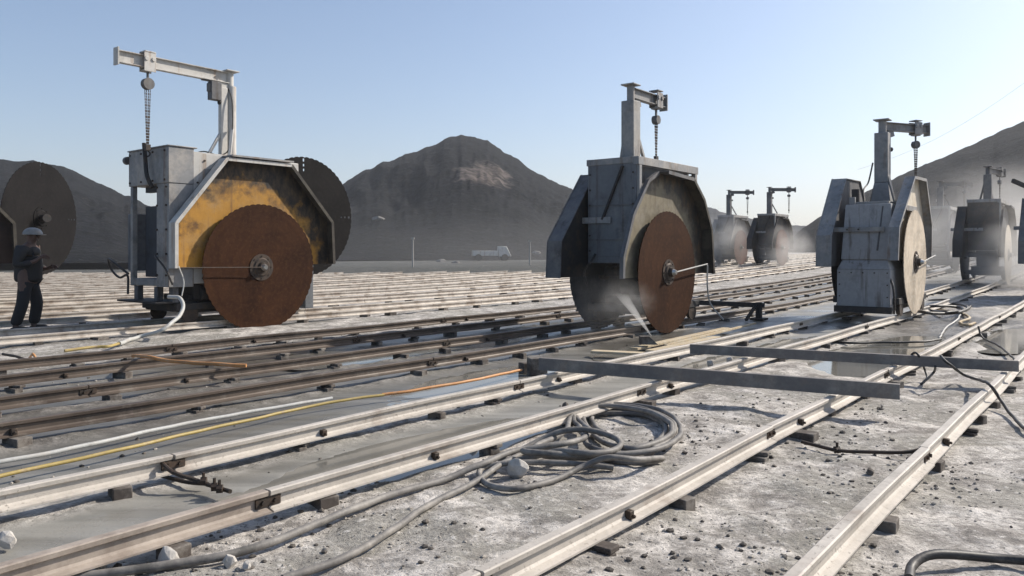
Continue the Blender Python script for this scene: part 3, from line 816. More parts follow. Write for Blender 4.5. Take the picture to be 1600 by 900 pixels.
# --- the tall saw with the yellow guard (and the one cut by the left edge)
def saw_yellow(u, b, label, body1=0.95, gm='yellow_guard', far_at=(2.14, 0.86), yaw=0.0):
    root = empty('stone_saw', P(u, b, rise(u)), PHI)
    tag(root, label, 'stone saw', 'rail mounted stone cutting saws')
    bd = MB().box(-1.15, body1, -0.58, 0.35, 0.8, 3.0)
    bd.box(-1.148, body1 - 0.1, -0.5, 0.3, 3.002, 3.03)
    body = bd.build('body', M['white_paint'], root, bevel=0.012)
    fr = MB()
    fr.box(-1.59, -1.50, 0.64, 0.72, 0.75, 2.46)                 # outer leg
    fr.box(-1.59, -1.152, -0.60, -0.2, 0.75, 2.46)              # plate leg
    fr.box(-1.60, -1.152, -0.61, 0.76, 2.462, 3.06)             # head box
    fr.box(-1.62, -1.10, -0.63, 0.78, 3.062, 3.085)
    fr.box(-1.58, -1.152, -0.198, 0.638, 0.76, 0.88)
    e = fr.build('end_frame', M['grey_paint'], root, bevel=0.012)
    MB().box(-1.40, -1.33, -0.19, 0.56, 0.9, 2.12).box(-1.40, -1.30, 0.10, 0.56, 2.36, 2.455).build('slide_panel', M['dark_panel'], root)
    MB().cyl((-1.6, 0.76, 2.92), (-1.6, 0.84, 2.92), 0.07, n=16).build('limit_roller', M['dull_grey'], e)
    for (x, y) in ((-1.5, 0.6), (-1.5, -0.1), (-1.45, -0.5)):
        MB().box(x - 0.05, x + 0.05, y - 0.06, y + 0.06, 0.5, 0.75).build('foot_post', M['dull_grey'], root)
    MB().box(-1.78, -1.2, -0.55, 0.8, 0.485, 0.515).build('step_plate', M['dark_steel'], root)
    chassis(root, -1.45, 0.95, 0.5, M['dark_steel'])
    mc = MB().box(-1.1, 0.7, -0.5, 0.3, 0.52, 0.798)
    mc.cyl((-1.0, -0.45, 0.62), (-0.35, -0.45, 0.62), 0.14, n=20)
    mc.box(-0.9, -0.5, -0.62, -0.4, 0.6, 0.85)
    mc.build('gearbox', M['dark_steel'], root, bevel=0.02)
    G = [(-1.60, 1.07), (-1.60, 1.80), (-0.70, 2.92), (0.60, 2.92), (1.53, 1.90), (1.57, 1.10)]
    pl, rm, rr_ = guard_shape(G, -0.68, -0.86)
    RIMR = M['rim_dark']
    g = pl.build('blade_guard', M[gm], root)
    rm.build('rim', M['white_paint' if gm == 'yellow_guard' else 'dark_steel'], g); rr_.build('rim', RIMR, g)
    MB().box(-0.62, 0.62, -0.9, -0.56, 2.965, 2.995).build('top_plate', M['grey_paint'], root)
    MB().box(-1.5, 0.9, -0.67, -0.585, 1.2, 1.3).build('guard_bracket', M['dull_grey'], root)
    b1 = blade(root, 0, -0.80, 1.06, 1.12, M['blade_brown'], -1, rod=(-1.55, 0.02), rodm=M['iron'], rodr=0.008)
    spindle(root, 0, -0.72, 1.06, -0.3)
    # far blade on a raised arm
    b2 = blade(root, far_at[0], far_at[1], 2.08, 1.27, M['blade_dark'], -1, slots=True, hub_mat=M['blade_dark']); b2.rotation_euler = (0, 0, yaw)
    MB().box(0.7, far_at[0] + 0.16 if yaw == 0 else 1.9, 0.42, 0.56, 1.9, 2.25).build('blade_arm', M['hose_black'], root, bevel=0.02)
    spindle(root, far_at[0], 0.5, 2.08, 0.8)
    MB().box(0.6, 1.0, 0.36, 0.6, 0.6, 2.7).build('arm_slide', M['dull_grey'], root, bevel=0.01)
    if yaw == 0: MB().box(1.64, 1.84, 0.15, 0.35, 0.19, 1.1).box(0.9, 1.838, 0.2, 0.3, 0.95, 1.08).build('rear_leg', M['blue_grey'], root, bevel=0.01)
    jib(root, -0.20, -0.12, 3.0, 4.55, math.pi + 0.03, 2.02, 1.52, 1.0, M['white_paint'], pill=0.12, big=True, motor=True)
    bolts(root, [(-1.60, y, z) for y in (-0.55, -0.25) for z in (0.95, 1.3, 1.7, 2.1, 2.4)] + [(-1.60, y, z) for y in (-0.5, -0.1, 0.3, 0.7) for z in (2.52, 3.0)], (-1, 0, 0))
    bolts(root, [(-1.2 + 0.25 * k, -0.58, 2.88) for k in range(0, 3)] + [(-1.08, -0.58, z) for z in (1.6, 1.9, 2.2, 2.5)], (0, -1, 0))
    MB().box(-0.95, -0.55, -0.60, -0.582, 2.45, 2.75).box(-0.78, -0.72, -0.62, -0.602, 2.58, 2.62).build('hatch', M['grey_paint'], root, bevel=0.004)
    MB().tube(spline([(-0.9, -0.1, 3.03), (-0.7, -0.12, 3.1), (-0.4, -0.2, 3.06), (-0.25, -0.25, 3.3), (-0.22, -0.24, 4.0), (-0.25, -0.14, 4.3)], 0.04), 0.012, 6).build('cable', M['hose_black'], root)
    MB().tube(spline([(-1.0, -0.6, 0.9), (-0.8, -0.75, 0.7), (-0.5, -0.7, 0.6), (-0.3, -0.6, 0.75)], 0.04), 0.02, 6).build('cable', M['hose_black'], root)
    # strap and hook line hanging before the end frame
    MB().tube(spline([(-1.70, 0.0, 3.15), (-1.69, -0.02, 2.9), (-1.70, -0.1, 2.6), (-1.66, -0.2, 2.4)], 0.05), 0.035, 8).build('lifting_strap', M['dark_steel'], root)
    # cables at the foot of the frame
    MB().tube(spline([(-1.62, 0.72, 0.95), (-1.75, 1.0, 1.15), (-1.7, 1.3, 1.2), (-1.6, 1.42, 1.02), (-1.6, 1.1, 0.88), (-1.6, 0.8, 0.92), (-1.62, 0.74, 0.6)], 0.04), 0.02, 8).build('cable', M['hose_black'], root)
    MB().box(-1.5, -1.2, 0.78, 1.0, 1.0, 2.0).build('control_box', M['blue_grey'], root, bevel=0.01)
    MB().tube(spline([(-1.6, -0.2, 1.25), (-1.75, -0.5, 1.25), (-1.7, -0.72, 1.05), (-1.6, -0.75, 0.8)], 0.04), 0.016, 8).build('cable', M['hose_black'], root)
    MB().tube(spline([(-1.5, -0.75, 1.1), (-1.45, -0.82, 0.85), (-1.5, -0.85, 0.62)], 0.04), 0.011, 8).build('cable', M['hose_pale'], root)
    return root
s1 = saw_yellow(7.95, 12.85, 'tall stone saw with yellow blade guard, brown disc and a long white jib crane')
s0 = saw_yellow(4.35, 18.3, 'stone saw cut by the left edge behind the worker, with a raised dark disc', 1.25, 'rust_guard', (2.63, 0.84), R(35))

# --- the saws with a disc and an octagonal guard on either side
def saw_twin(u, b, label, blade_m, guard_m, body_m, rim_m, hi=True, zc=1.0, jb=None, lowbox=False, far=False, group='rail mounted stone cutting saws', slotg=False):
    root = empty('stone_saw', P(u, b, rise(u)), PHI)
    tag(root, label, 'stone saw', group)
    seg = 60 if far else 180
    dz = zc - 1.0
    ztop = 2.85 if hi else 2.22
    x0, x1 = (-0.73, 1.4) if hi else (-1.18, 0.9)
    bd = MB()
    if hi:
        bd.box(x0, x1, -0.33, 0.46, 1.15, ztop - 0.06)
        bd.box(x0 - 0.004, x0 + 0.15, -0.45, 0.458, 1.25, ztop - 0.03)
        body = bd.build('body', body_m, root, bevel=0.012)
        tf = MB().box(x0 - 0.01, x1 + 0.02, -0.5, -0.40, ztop - 0.13, ztop).box(x0 - 0.01, x1 + 0.02, 0.40, 0.48, ztop - 0.10, ztop + 0.004)
        tf.box(x0 - 0.012, x0 + 0.1, -0.398, 0.398, ztop - 0.10, ztop + 0.002).box(x1 - 0.1, x1, -0.398, 0.398, ztop - 0.10, ztop)
        tf.box(x0 + 0.02, x0 + 0.10, -0.498, -0.42, 1.9, ztop - 0.132)
        tf.box(x1 - 0.1, x1 - 0.02, -0.498, -0.42, 1.9, ztop - 0.132)
        tf.build('top_frame', M['grey_paint'], root, bevel=0.006)
        MB().bar((x0 - 0.02, -0.22, ztop - 0.14), (x0 - 0.02, 0.16, 1.86), 0.03, 0.07, up=(1, 0, 0)).build('angle_bar', M['dark_steel'], root)
        MB().box(x0 - 0.045, x0 - 0.01, 0.0, 0.95, 1.80, 1.90).build('tie_bar', M['grey_paint'], root)
        lb = MB().hexa([(0.1, -0.3, 0.5), (0.7, -0.3, 0.5), (0.7, 0.3, 0.5), (0.1, 0.3, 0.5)],
                       [(-0.1, -0.3, 1.14), (0.7, -0.3, 1.14), (0.7, 0.3, 1.14), (-0.1, 0.3, 1.14)])
        lb.build('drive_case', M['dark_steel'], root, bevel=0.02)
        MB().box(x1 - 0.05, x1 + 0.08, -0.42, -0.3, ztop - 0.3, ztop - 0.15).build('lamp_bracket', M['dull_grey'], root)
    else:
        bd.hexa([(x0 + 0.02, -0.50, 1.18), (x1, -0.46, 1.18), (x1, 0.42, 1.18), (x0 + 0.02, 0.42, 1.18)],
                [(x0 + 0.12, -0.43, ztop), (x1, -0.43, ztop), (x1, 0.36, ztop), (x0 + 0.12, 0.36, ztop)])
        body = bd.build('body', body_m, root, bevel=0.014)
        MB().hexa([(x0 - 0.10, -0.47, 0.24), (0.5, -0.45, 0.24), (0.5, 0.46, 0.24), (x0 - 0.10, 0.46, 0.24)],
                  [(x0 - 0.08, -0.47, 1.0), (0.5, -0.45, 1.0), (0.5, 0.46, 1.0), (x0 - 0.08, 0.46, 1.0)]).hexa(
                  [(x0 - 0.08, -0.47, 1.002), (0.5, -0.45, 1.002), (0.5, 0.46, 1.002), (x0 - 0.08, 0.46, 1.002)],
                  [(x0 + 0.04, -0.4, 1.178), (0.5, -0.4, 1.178), (0.5, 0.40, 1.178), (x0 + 0.04, 0.40, 1.178)]).build('drive_case', body_m, root, bevel=0.014)
        MB().box(x0 + 0.0, x0 + 0.035, -0.34, 0.62, 1.70, 1.79).box(x0 - 0.012, x0 - 0.002, -0.31, -0.25, 1.72, 1.77).build('tie_bar', M['grey_paint'], root, bevel=0.005)
        MB().bar((x0 + 0.12, -0.30, ztop - 0.05), (x0 + 0.035, -0.22, 1.35), 0.02, 0.03).build('seam_strip', M['dull_grey'], root)
        MB().box(x0 + 0.2, x1 - 0.1, -0.38, 0.3, ztop + 0.002, ztop + 0.05).box(x0 + 0.15, x0 + 0.22, 0.2, 0.3, ztop + 0.002, ztop + 0.14).box(x0 + 0.5, x0 + 1.4, -0.62, -0.42, ztop - 0.12, ztop - 0.02).build('top_frame', M['grey_paint'], root, bevel=0.006)
        MB().box(x0 - 0.14, x0 - 0.05, -0.5, 0.5, 0.2, 0.32).build('buffer_beam', M['dark_steel'], root)
        MB().cyl((x0 + 0.35, 0.24, ztop + 0.05), (x0 + 0.35, 0.24, ztop + 0.3), 0.07, n=14).build('filler', M['dark_steel'], root)
    if not far:
        xf = x0 - 0.006 if hi else x0 + 0.1
        if hi:
            bolts(root, [(xf, y, z) for y in (-0.40, 0.41) for z in (1.35, 1.6, 1.85, 2.1, 2.35, 2.6)], (-1, 0, 0), 0.015)
            MB().box(xf - 0.012, xf - 0.001, -0.43, 0.44, 2.08, 2.10).box(xf - 0.012, xf - 0.001, -0.43, 0.44, 1.52, 1.54).build('weld_seams', M['dull_grey'], root)
            MB().tube(spline([(x0 - 0.02, 0.3, 1.3), (x0 - 0.1, 0.35, 1.15), (x0 - 0.05, 0.5, 1.0), (x0 + 0.1, 0.55, 0.8)], 0.04), 0.02, 6).build('cable', M['hose_black'], root)
            MB().tube(spline([(x0 - 0.02, -0.3, 1.5), (x0 - 0.12, -0.34, 1.3), (x0 - 0.02, -0.4, 1.0), (x0 + 0.3, -0.42, 0.75)], 0.04), 0.018, 6).build('cable', M['hose_black'], root)
            MB().tube(spline([(1.25, -0.75, 1.1), (1.32, -0.72, 0.7), (1.5, -0.7, 0.4), (1.6, -0.9, 0.12)], 0.04), 0.014, 6).build('cable', M['hose_pale'], root)
        else:
            bolts(root, [(x0 - 0.092, y, z) for y in (-0.42, -0.2, 0.0, 0.2, 0.41) for z in (0.3, 0.94)] + [(x0 - 0.092, y, z) for y in (-0.42, 0.41) for z in (0.5, 0.72)], (-1, 0, 0), 0.013)
            bolts(root, [(x0 - 0.003, y, 1.745) for y in (0.1, 0.3, 0.55)], (-1, 0, 0), 0.016)
            MB().tube(spline([(x0, -0.42, 0.9), (x0 - 0.12, -0.52, 0.7), (x0 - 0.1, -0.54, 0.4), (x0 + 0.05, -0.5, 0.2)], 0.04), 0.02, 6).build('cable', M['hose_black'], root)
            MB().tube(spline([(x0 + 0.4, 0.1, ztop + 0.05), (x0 + 0.6, 0.16, ztop + 0.3), (x0 + 1.2, 0.22, ztop + 0.5), (x0 + 1.45, 0.2, ztop + 0.9)], 0.05), 0.016, 6).build('cable', M['hose_black'], root)
    chassis(root, -0.55 if hi else -1.1, 1.3, 0.5, M['dark_steel'], 0.52)
    pts = [(x, z + dz) for x, z in (OCT2 if hi else OCT3)]
    pl, rm, rr_ = guard_shape(pts, -0.52, -0.72 if hi else -0.66, y_left=-0.55 if hi else -0.66)
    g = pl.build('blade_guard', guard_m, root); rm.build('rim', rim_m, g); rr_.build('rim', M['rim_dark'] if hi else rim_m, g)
    pl, rm, rr_ = guard_shape([(x, z + dz) for x, z in OCT], 0.54, 0.78)
    if slotg:
        pass
    g2 = pl.build('blade_guard', M['dark_steel'] if hi else M['dull_grey'], root); rm.build('rim', rim_m, g2); rr_.build('rim', rim_m, g2)
    for x in (-0.5, 0.7):
        MB().box(x, x + 0.07, -0.518, -0.46, 2.2 + dz*0.5, 2.27 + dz*0.5).box(x, x + 0.07, 0.465, 0.538, 2.1, 2.17).build('guard_bracket', M['dull_grey'], root)
    blade(root, 0, -0.63, zc, 1.0, blade_m, -1, rod=(1.25, 0.12) if not far else None, seg=seg)
    blade(root, 0, 0.64, zc, 1.0, M['blade_dusty'], 1, seg=seg)
    spindle(root, 0, -0.6, zc, 0.6)
    if jb: jib(root, **jb)
    return root
s2 = saw_twin(11.52, 6.55, 'dusty stone saw in the middle with brown disc, olive guard and water spraying beside it',
              M['blade_brown'], M['olive_guard'], M['blue_grey'], M['dull_grey'], True, 1.0,
              dict(px=-0.50, py=-0.22, z0=2.85, z1=4.0, ang=0.0, length=1.12, trol=0.86, drop=0.62, mat_=M['grey_paint'], pill=0.115))
s3 = saw_twin(16.48, 3.85, 'stone saw with cream disc and cream guard standing over the rails at right',
              M['blade_cream'], M['cream_guard'], M['mid_grey'], M['grey_paint'], False, 1.13,
              dict(px=0.45, py=0.06, z0=2.22, z1=3.95, ang=-0.53, length=1.2, trol=0.9, drop=0.75, mat_=M['grey_paint'], pill=0.14, flare=True))
jf = lambda a, h=4.25: dict(px=-0.45, py=-0.1, z0=2.85, z1=h, ang=a, length=1.45, trol=1.1, drop=0.75, mat_=M['dull_grey'], pill=0.12)
saw_twin(42.2, 15.45, 'distant dark saw with a reddish disc, right one of the two far saws',
         M['blade_red'], M['dark_steel'], M['dark_steel'], M['dark_steel'], True, 1.0, jf(-0.8), far=True)
saw_twin(43.0, 18.1, 'distant pale dust covered saw, just right of the middle saw',
         M['blade_red'], M['dull_grey'], M['dull_grey'], M['dull_grey'], True, 1.0, jf(-0.8), far=True)
saw_twin(30.6, 3.8, 'dark saw veiled in dust behind the cream disc saw, near right edge',
         M['cream_guard'], M['dull_grey'], M['dark_steel'], M['dark_steel'], True, 1.0, jf(-0.2, 3.9), far=True)
saw_twin(38.2, 6.5, 'small far saw mostly hidden behind the cream disc saw',
         M['blade_dark'], M['dull_grey'], M['dull_grey'], M['dull_grey'], True, 1.0, jf(-0.8, 3.9), far=True)
saw_twin(25.0, 1.44, 'dark saw cut by the right edge, at the end of the nearest rails',
         M['blade_brown'], M['dull_grey'], M['dark_steel'], M['dull_grey'], True, 1.0, None, far=True)
_s7 = [o for o in col.objects if o.name.startswith('stone_saw')][-1]
MB().bar((-1.5, 0.9, 3.05), (-0.3, -0.1, 2.5), 0.07, 0.1).build('sloping_arm', M['dark_steel'], _s7)

# ------------------------------------------------------------------ worker
def skin_body(name, joints, edges, mat_, parent, sub=2, root_i=0):
    me = bpy.data.meshes.new(name)
    me.from_pydata([j[0] for j in joints], edges, [])
    o = bpy.data.objects.new(name, me); col.objects.link(o)
    if parent: o.parent = parent
    o.modifiers.new('skin', 'SKIN')
    for i, j in enumerate(joints):
        v = me.skin_vertices[0].data[i]
        v.radius = j[1]
        v.use_root = (i == root_i)
    o.modifiers['skin'].use_smooth_shade = True
    s = o.modifiers.new('sub', 'SUBSURF'); s.levels = sub; s.render_levels = sub
    me.materials.append(mat_)
    return o
def worker(loc, rz):
    root = tag(empty('person', loc, rz), 'worker in white hard hat, grey jacket and dark trousers standing at the left edge', 'person')
    # faces local +x; y is the left side
    J = [((0, 0, 0.93), (0.15, 0.17)), ((0.0, 0, 1.12), (0.11, 0.15)), ((0.01, 0, 1.3), (0.12, 0.17)), ((0.02, 0, 1.42), (0.10, 0.13)), ((0.03, 0, 1.5), (0.055, 0.055)),
         ((0.05, 0, 1.57), (0.075, 0.075)), ((0.055, 0, 1.66), (0.09, 0.085)), ((0.05, 0, 1.71), (0.06, 0.06)),
         ((0.0, 0.1, 0.84), (0.095, 0.09)), ((0.06, 0.13, 0.48), (0.065, 0.065)), ((0.0, 0.14, 0.1), (0.045, 0.045)), ((0.03, 0.14, 0.05), (0.045, 0.045)), ((0.17, 0.16, 0.035), (0.035, 0.045)),
         ((0.0, -0.1, 0.84), (0.095, 0.09)), ((-0.02, -0.12, 0.48), (0.065, 0.065)), ((-0.12, -0.13, 0.1), (0.045, 0.045)), ((-0.09, -0.13, 0.05), (0.045, 0.045)), ((0.05, -0.15, 0.035), (0.035, 0.045)),
         ((0.0, 0.2, 1.38), (0.06, 0.06)), ((-0.05, 0.26, 1.12), (0.045, 0.045)), ((0.16, 0.2, 1.06), (0.035, 0.035)), ((0.24, 0.16, 1.1), (0.022, 0.036)),
         ((0.0, -0.2, 1.38), (0.06, 0.06)), ((-0.02, -0.27, 1.12), (0.045, 0.045)), ((0.19, -0.2, 1.2), (0.035, 0.035)), ((0.25, -0.15, 1.28), (0.022, 0.036))]
    E_ = [(0,1),(1,2),(2,3),(3,4),(4,5),(5,6),(6,7),(0,8),(8,9),(9,10),(10,11),(11,12),(0,13),(13,14),(14,15),(15,16),(16,17),(3,18),(18,19),(19,20),(20,21),(3,22),(22,23),(23,24),(24,25)]
    # fingers and thumbs, each its own short chain leaving the palm
    for (w, base) in ((21, Vector((0.24, 0.16, 1.1))), (25, Vector((0.25, -0.15, 1.28)))):
        sd = 1 if w == 21 else -1
        for k, ln in enumerate((0.065, 0.075, 0.07, 0.055)):
            i = len(J)
            o1 = base + Vector((0.045, sd * 0.0, 0.024 - 0.016 * k)); o2 = o1 + Vector((ln * 0.45, -sd * 0.012, -0.004)); o3 = o2 + Vector((ln * 0.4, -sd * 0.026, -0.018))
            J += [(tuple(o1), (0.009, 0.009)), (tuple(o2), (0.008, 0.008)), (tuple(o3), (0.007, 0.007))]
            E_ += [(w, i), (i, i+1), (i+1, i+2)]
        i = len(J)
        J += [(tuple(base + Vector((0.015, -sd * 0.03, 0.03))), (0.01, 0.01)), (tuple(base + Vector((0.045, -sd * 0.05, 0.04))), (0.009, 0.009))]
        E_ += [(w, i), (i, i+1)]
    body = skin_body('body', J, E_, M['skin'], root)
    # face
    MB().ball((0.145, 0.0, 1.615), (0.022, 0.016, 0.026), 8, 6).ball((0.125, 0.0, 1.565), (0.018, 0.03, 0.01), 8, 6).ball((0.05, 0.09, 1.625), (0.02, 0.012, 0.03), 8, 6).ball((0.05, -0.09, 1.625), (0.02, 0.012, 0.03), 8, 6).build('face', M['skin'], root)
    MB().ball((0.13, 0.032, 1.64), 0.011, 8, 6).ball((0.13, -0.032, 1.64), 0.011, 8, 6).build('eyes', M['boots'], root)
    # trousers
    T = [((0, 0, 0.92), (0.12, 0.14)), ((0.0, 0.09, 0.8), (0.1, 0.09)), ((0.06, 0.13, 0.48), (0.088, 0.085)), ((0.0, 0.14, 0.1), (0.08, 0.08)),
         ((0.0, -0.09, 0.8), (0.1, 0.09)), ((-0.02, -0.12, 0.48), (0.088, 0.085)), ((-0.12, -0.13, 0.1), (0.08, 0.08))]
    skin_body('trousers', T, [(0,1),(1,2),(2,3),(0,4),(4,5),(5,6)], M['trousers'], root)
    K = [((0, 0, 0.82), (0.17, 0.2)), ((-0.01, 0, 1.1), (0.165, 0.2)), ((0.0, 0, 1.3), (0.155, 0.2)), ((0.01, 0, 1.43), (0.10, 0.13)),
         ((0.0, 0.2, 1.38), (0.085, 0.085)), ((-0.06, 0.27, 1.12), (0.075, 0.075)), ((0.14, 0.21, 1.06), (0.055, 0.055)),
         ((0.0, -0.2, 1.38), (0.085, 0.085)), ((-0.03, -0.28, 1.12), (0.075, 0.075)), ((0.17, -0.21, 1.18), (0.055, 0.055)), ((0.02, 0, 1.5), (0.07, 0.075))]
    skin_body('jacket', K, [(0,1),(1,2),(2,3),(3,4),(4,5),(5,6),(3,7),(7,8),(8,9),(3,10)], M['jacket'], root, root_i=1)
    for (x, y) in ((0.05, 0.15), (-0.07, -0.14)):
        MB().ball((x + 0.03, y, 0.05), (0.15, 0.055, 0.05), 12, 8).box(x - 0.1, x + 0.16, y - 0.048, y + 0.048, 0.0, 0.03).build('boot', M['boots'], root, bevel=0.008)
    hm = MB()
    vs, fs = [], []
    n = 20
    for j in range(7):
        a = math.pi / 2 * j / 6
        for k in range(n):
            t = 2 * math.pi * k / n
            vs.append((0.055 + 0.135 * math.sin(a) * math.cos(t), 0.115 * math.sin(a) * math.sin(t), 1.665 + 0.115 * math.cos(a)))
    for k in range(n):
        t = 2 * math.pi * k / n
        vs.append((0.06 + (0.142 + 0.04 * max(0, math.cos(t))) * math.cos(t), 0.12 * math.sin(t), 1.658))
    for j in range(7):
        for k in range(n):
            fs.append((j*n + k, (j+1)*n + k, (j+1)*n + (k+1) % n, j*n + (k+1) % n))
    h = hm.add(vs, fs).build('hard_hat', M['helmet'], root)
    h.modifiers.new('s', 'SOLIDIFY').thickness = 0.006
    return root
wk = worker((-8.13, 13.0, 0.0), R(5)); wk.scale = (1.15, 1.15, 0.98)

# ------------------------------------------------------------------ loose steel beams lying across the rails
def channel_beam(a, b, label, ht=0.12, w=0.055):
    a, b = Vector(a), Vector(b); L = (b - a).length; d = (b - a).normalized()
    root = empty('steel_beam', a, math.atan2(d.y, d.x))
    tag(root, label, 'steel beam', 'loose steel beams')
    dz = b.z - a.z
    sl = math.atan2(dz, L)
    mt = Matrix.Rotation(-sl, 4, 'Y')
    mb = MB().box(0, L, -0.006, 0.006, 0, ht, mt).box(0, L, 0.0062, w, 0, 0.009, mt).box(0, L, 0.0062, w, ht - 0.009, ht, mt)
    mb.build('web_and_flanges', M['beam_steel'], root, bevel=0.002)
    return root
def at_z(px, py, z): return at(px, py, z)
b0, b1 = at(842, 580, RAIL_TOP), at(1406, 627, RAIL_TOP)
b0.z = b1.z = RAIL_TOP + 0.012
channel_beam(b0, b1, 'long dark steel beam lying across the rails, the nearer one, ending in mid air at right')
b0, b1 = at(1078, 554, RAIL_TOP), at(1592, 583, RAIL_TOP)
b0.z = b1.z = RAIL_TOP + 0.012
channel_beam(b0, b1, 'dark steel beam lying across the rails, the farther one, reaching the rightmost rail', 0.105)
# post end block of the near beam
q = at(858, 574, 0.1)
tag(MB().box(-0.1, 0.1, -0.07, 0.07, -0.02, 0.17, Matrix.Translation((q.x - 0.12, q.y + 0.25, 0)) @ Matrix.Rotation(0.3, 4, 'Z')).build('timber_block', M['block_wood'], bevel=0.01), 'dark timber block at the left end of the nearer steel beam', 'block')
q = at(822, 580, 0)
tag(MB().box(-0.07, 0.07, -0.06, 0.06, -0.02, 0.1, Matrix.Translation((q.x, q.y, 0)) @ Matrix.Rotation(0.5, 4, 'Z')).build('timber_block', M['block_wood'], bevel=0.01), 'small dark cube of timber just left of the nearer steel beam', 'block')

# planks beside the rail in front of the middle saw
for i, (a, b, w, z, lab) in enumerate([((925, 549), (1010, 553), 0.16, 0.05, 'short pale plank with its end nearest the viewer, left of the plank heap'),
                                       ((990, 545), (1135, 513), 0.12, 0.05, 'longest pale plank of the heap in front of the middle saw'),
                                       ((1015, 549), (1120, 527), 0.12, 0.085, 'pale plank lying on top of the heap in front of the middle saw'),
                                       ((1040, 540), (1180, 505), 0.05, 0.05, 'thin pale lath at the back of the plank heap')]):
    A, B = at(*a, z), at(*b, z)
    tag(MB().bar(A, B, w, 0.03).build('plank', M['wood'], bevel=0.003), lab, 'plank', 'pale planks in front of the middle saw')
q = at(1012, 549, 0)
tag(MB().hexa([(-.1,-.06,0),(.14,-.06,0),(.14,.06,0),(-.1,.06,0)], [(-.1,-.06,.11),(.02,-.06,.11),(.02,.06,.11),(-.1,.06,.11)]).build('wedge', M['block_wood'], loc=(q.x, q.y + .05, 0.09)), 'dark wedge shaped block standing on the pale planks', 'block')

# dark drawbar lying behind the middle saw
root = tag(empty('drawbar', P(14.5, 6.3, 0.0), PHI), 'dark steel drawbar on a short stand just right of the middle saw', 'drawbar')
A, B = Vector((-0.7, 0.15, 0.36)), Vector((0.45, -0.68, 0.28))
MB().bar(A, B, 0.1, 0.09).build('bar', M['dark_steel'], root)
MB().box(0.30, 0.40, -0.68, -0.58, 0.0, 0.34).box(0.2, 0.5, -0.76, -0.5, 0.0, 0.04).build('stand', M['dark_steel'], root)
MB().bar((0.3, -0.6, 0.3), (-0.1, -0.55, 0.02), 0.05).build('strut', M['dark_steel'], root)

# ------------------------------------------------------------------ hoses and cables
def hose(pts, r, m, name, label, cat='hose', group=None, n=10, step=0.03):
    pp = spline(pts, step)
    sd = len(pts) * 1.37 + pp[0].x
    if step < 0.09:
        for i, p in enumerate(pp):
            q = i * step
            p += Vector((math.sin(q * 9 + sd) * 0.35 + math.sin(q * 23 + sd * 2) * 0.15, math.cos(q * 8 + sd) * 0.35, 0.12 * math.sin(q * 14 + sd))) * r * 0.8
    o = MB().tube(pp, r, n).build(name, m, smooth=60, fix=False)
    return tag(o, label, cat, group)
def gpts(lst, z=0.03):
    out = []
    for t in lst:
        zz = t[2] if len(t) > 2 else z
        p = at(t[0], t[1], zz); out.append(p)
    return out
r_ = 0.0195
big = [(760, 722), (800, 706), (850, 702), (930, 709), (1000, 707), (1040, 698), (1062, 678), (1057, 656), (1028, 640), (980, 632), (930, 632), (903, 641), (897, 657), (908, 672)]
hoseA = gpts([(90, 905), (200, 893), (280, 880), (400, 856), (500, 816), (600, 777), (700, 747)]) + gpts([(x, y, 0.075) for x, y in big])
lay = [(925, 700, .05), (975, 708, .05), (1022, 694, .05), (1040, 672, .05), (1030, 652, .06), (985, 640, .05), (935, 639, .05), (911, 646, .05), (915, 664, .04), (938, 688, .03), (985, 701, .09), (1040, 684, .09), (1050, 664, .09), (1018, 645, .1), (965, 635, .09), (915, 635, .1), (893, 652, .08), (880, 676, .09), (835, 700, .1), (850, 712, .05), (950, 716, .05), (1010, 712, .03)]
hoseA += gpts(lay)
lay2 = [(1020, 702, .07), (1048, 684, .07), (1050, 660, .08), (1010, 640, .08), (955, 634, .07), (908, 638, .06), (900, 652, .06), (920, 672, .1), (900, 690, .12), (850, 697, .12), (815, 704, .1), (850, 708, .1), (930, 712, .07), (1005, 700, .05), (1034, 684, .03), (1036, 662, .03), (1000, 648, .03), (945, 645, .03), (926, 650, .03), (930, 668, .03), (945, 676, .03)]
hoseA += gpts(lay2)
hose(hoseA, r_, M['hose_grey'], 'coiled_hose', 'thick grey hose coiled on the ground with its longer tail reaching the lower left corner', group='thick grey hoses between the near rails', step=0.04)
hoseB = gpts([(440, 905), (500, 885), (560, 862), (620, 822), (680, 784), (735, 757), (780, 728, .05), (830, 705, .05), (880, 712, .03), (930, 716, .03), (1000, 724, .03), (1035, 716, .03), (1000, 718, .09),
              (950, 714, .12), (915, 727, .06), (880, 745, .03), (840, 758, .03), (800, 764, .03), (765, 758, .03), (749, 745, .03), (757, 731, .04), (795, 724, .06), (850, 722, .06), (925, 727, .04), (960, 731, .03)])
hose(hoseB, r_ * 0.92, M['hose_grey'], 'coiled_hose', 'thick grey hose looping round the pale stone, its tail leaving at the bottom centre', group='thick grey hoses between the near rails', step=0.04)
hoseC = gpts([(800, 710, .03), (840, 690, .08), (880, 674, .14), (920, 672, .15), (955, 682, .12), (970, 694, .1), (958, 704, .1), (920, 708, .11), (870, 706, .1), (822, 716, .05), (780, 720, .03)])
hose(hoseC, r_, M['hose_grey'], 'coiled_hose', 'short grey hose loop arching over the middle of the coil', group='thick grey hoses between the near rails', step=0.04)
ho = [(-60, 758, .04), (0, 744, .04), (100, 722, .04), (200, 700, .045), (300, 676, .04), (400, 654, .04), (480, 636, .04), (540, 625, .05), (600, 617, .05)]
hose(gpts(ho), 0.013, M['hose_yellow'], 'long_hose', 'long yellow hose lying along the rail at left', group='coloured hoses beside the rail', n=8)
ho = [(596, 617, .05), (640, 611, .06), (700, 601, .07), (740, 594, .07), (790, 583, .06), (815, 578, .05)]
hose(gpts(ho), 0.014, M['hose_orange'], 'long_hose', 'orange hose joining the far end of the long yellow hose', group='coloured hoses beside the rail', n=8)
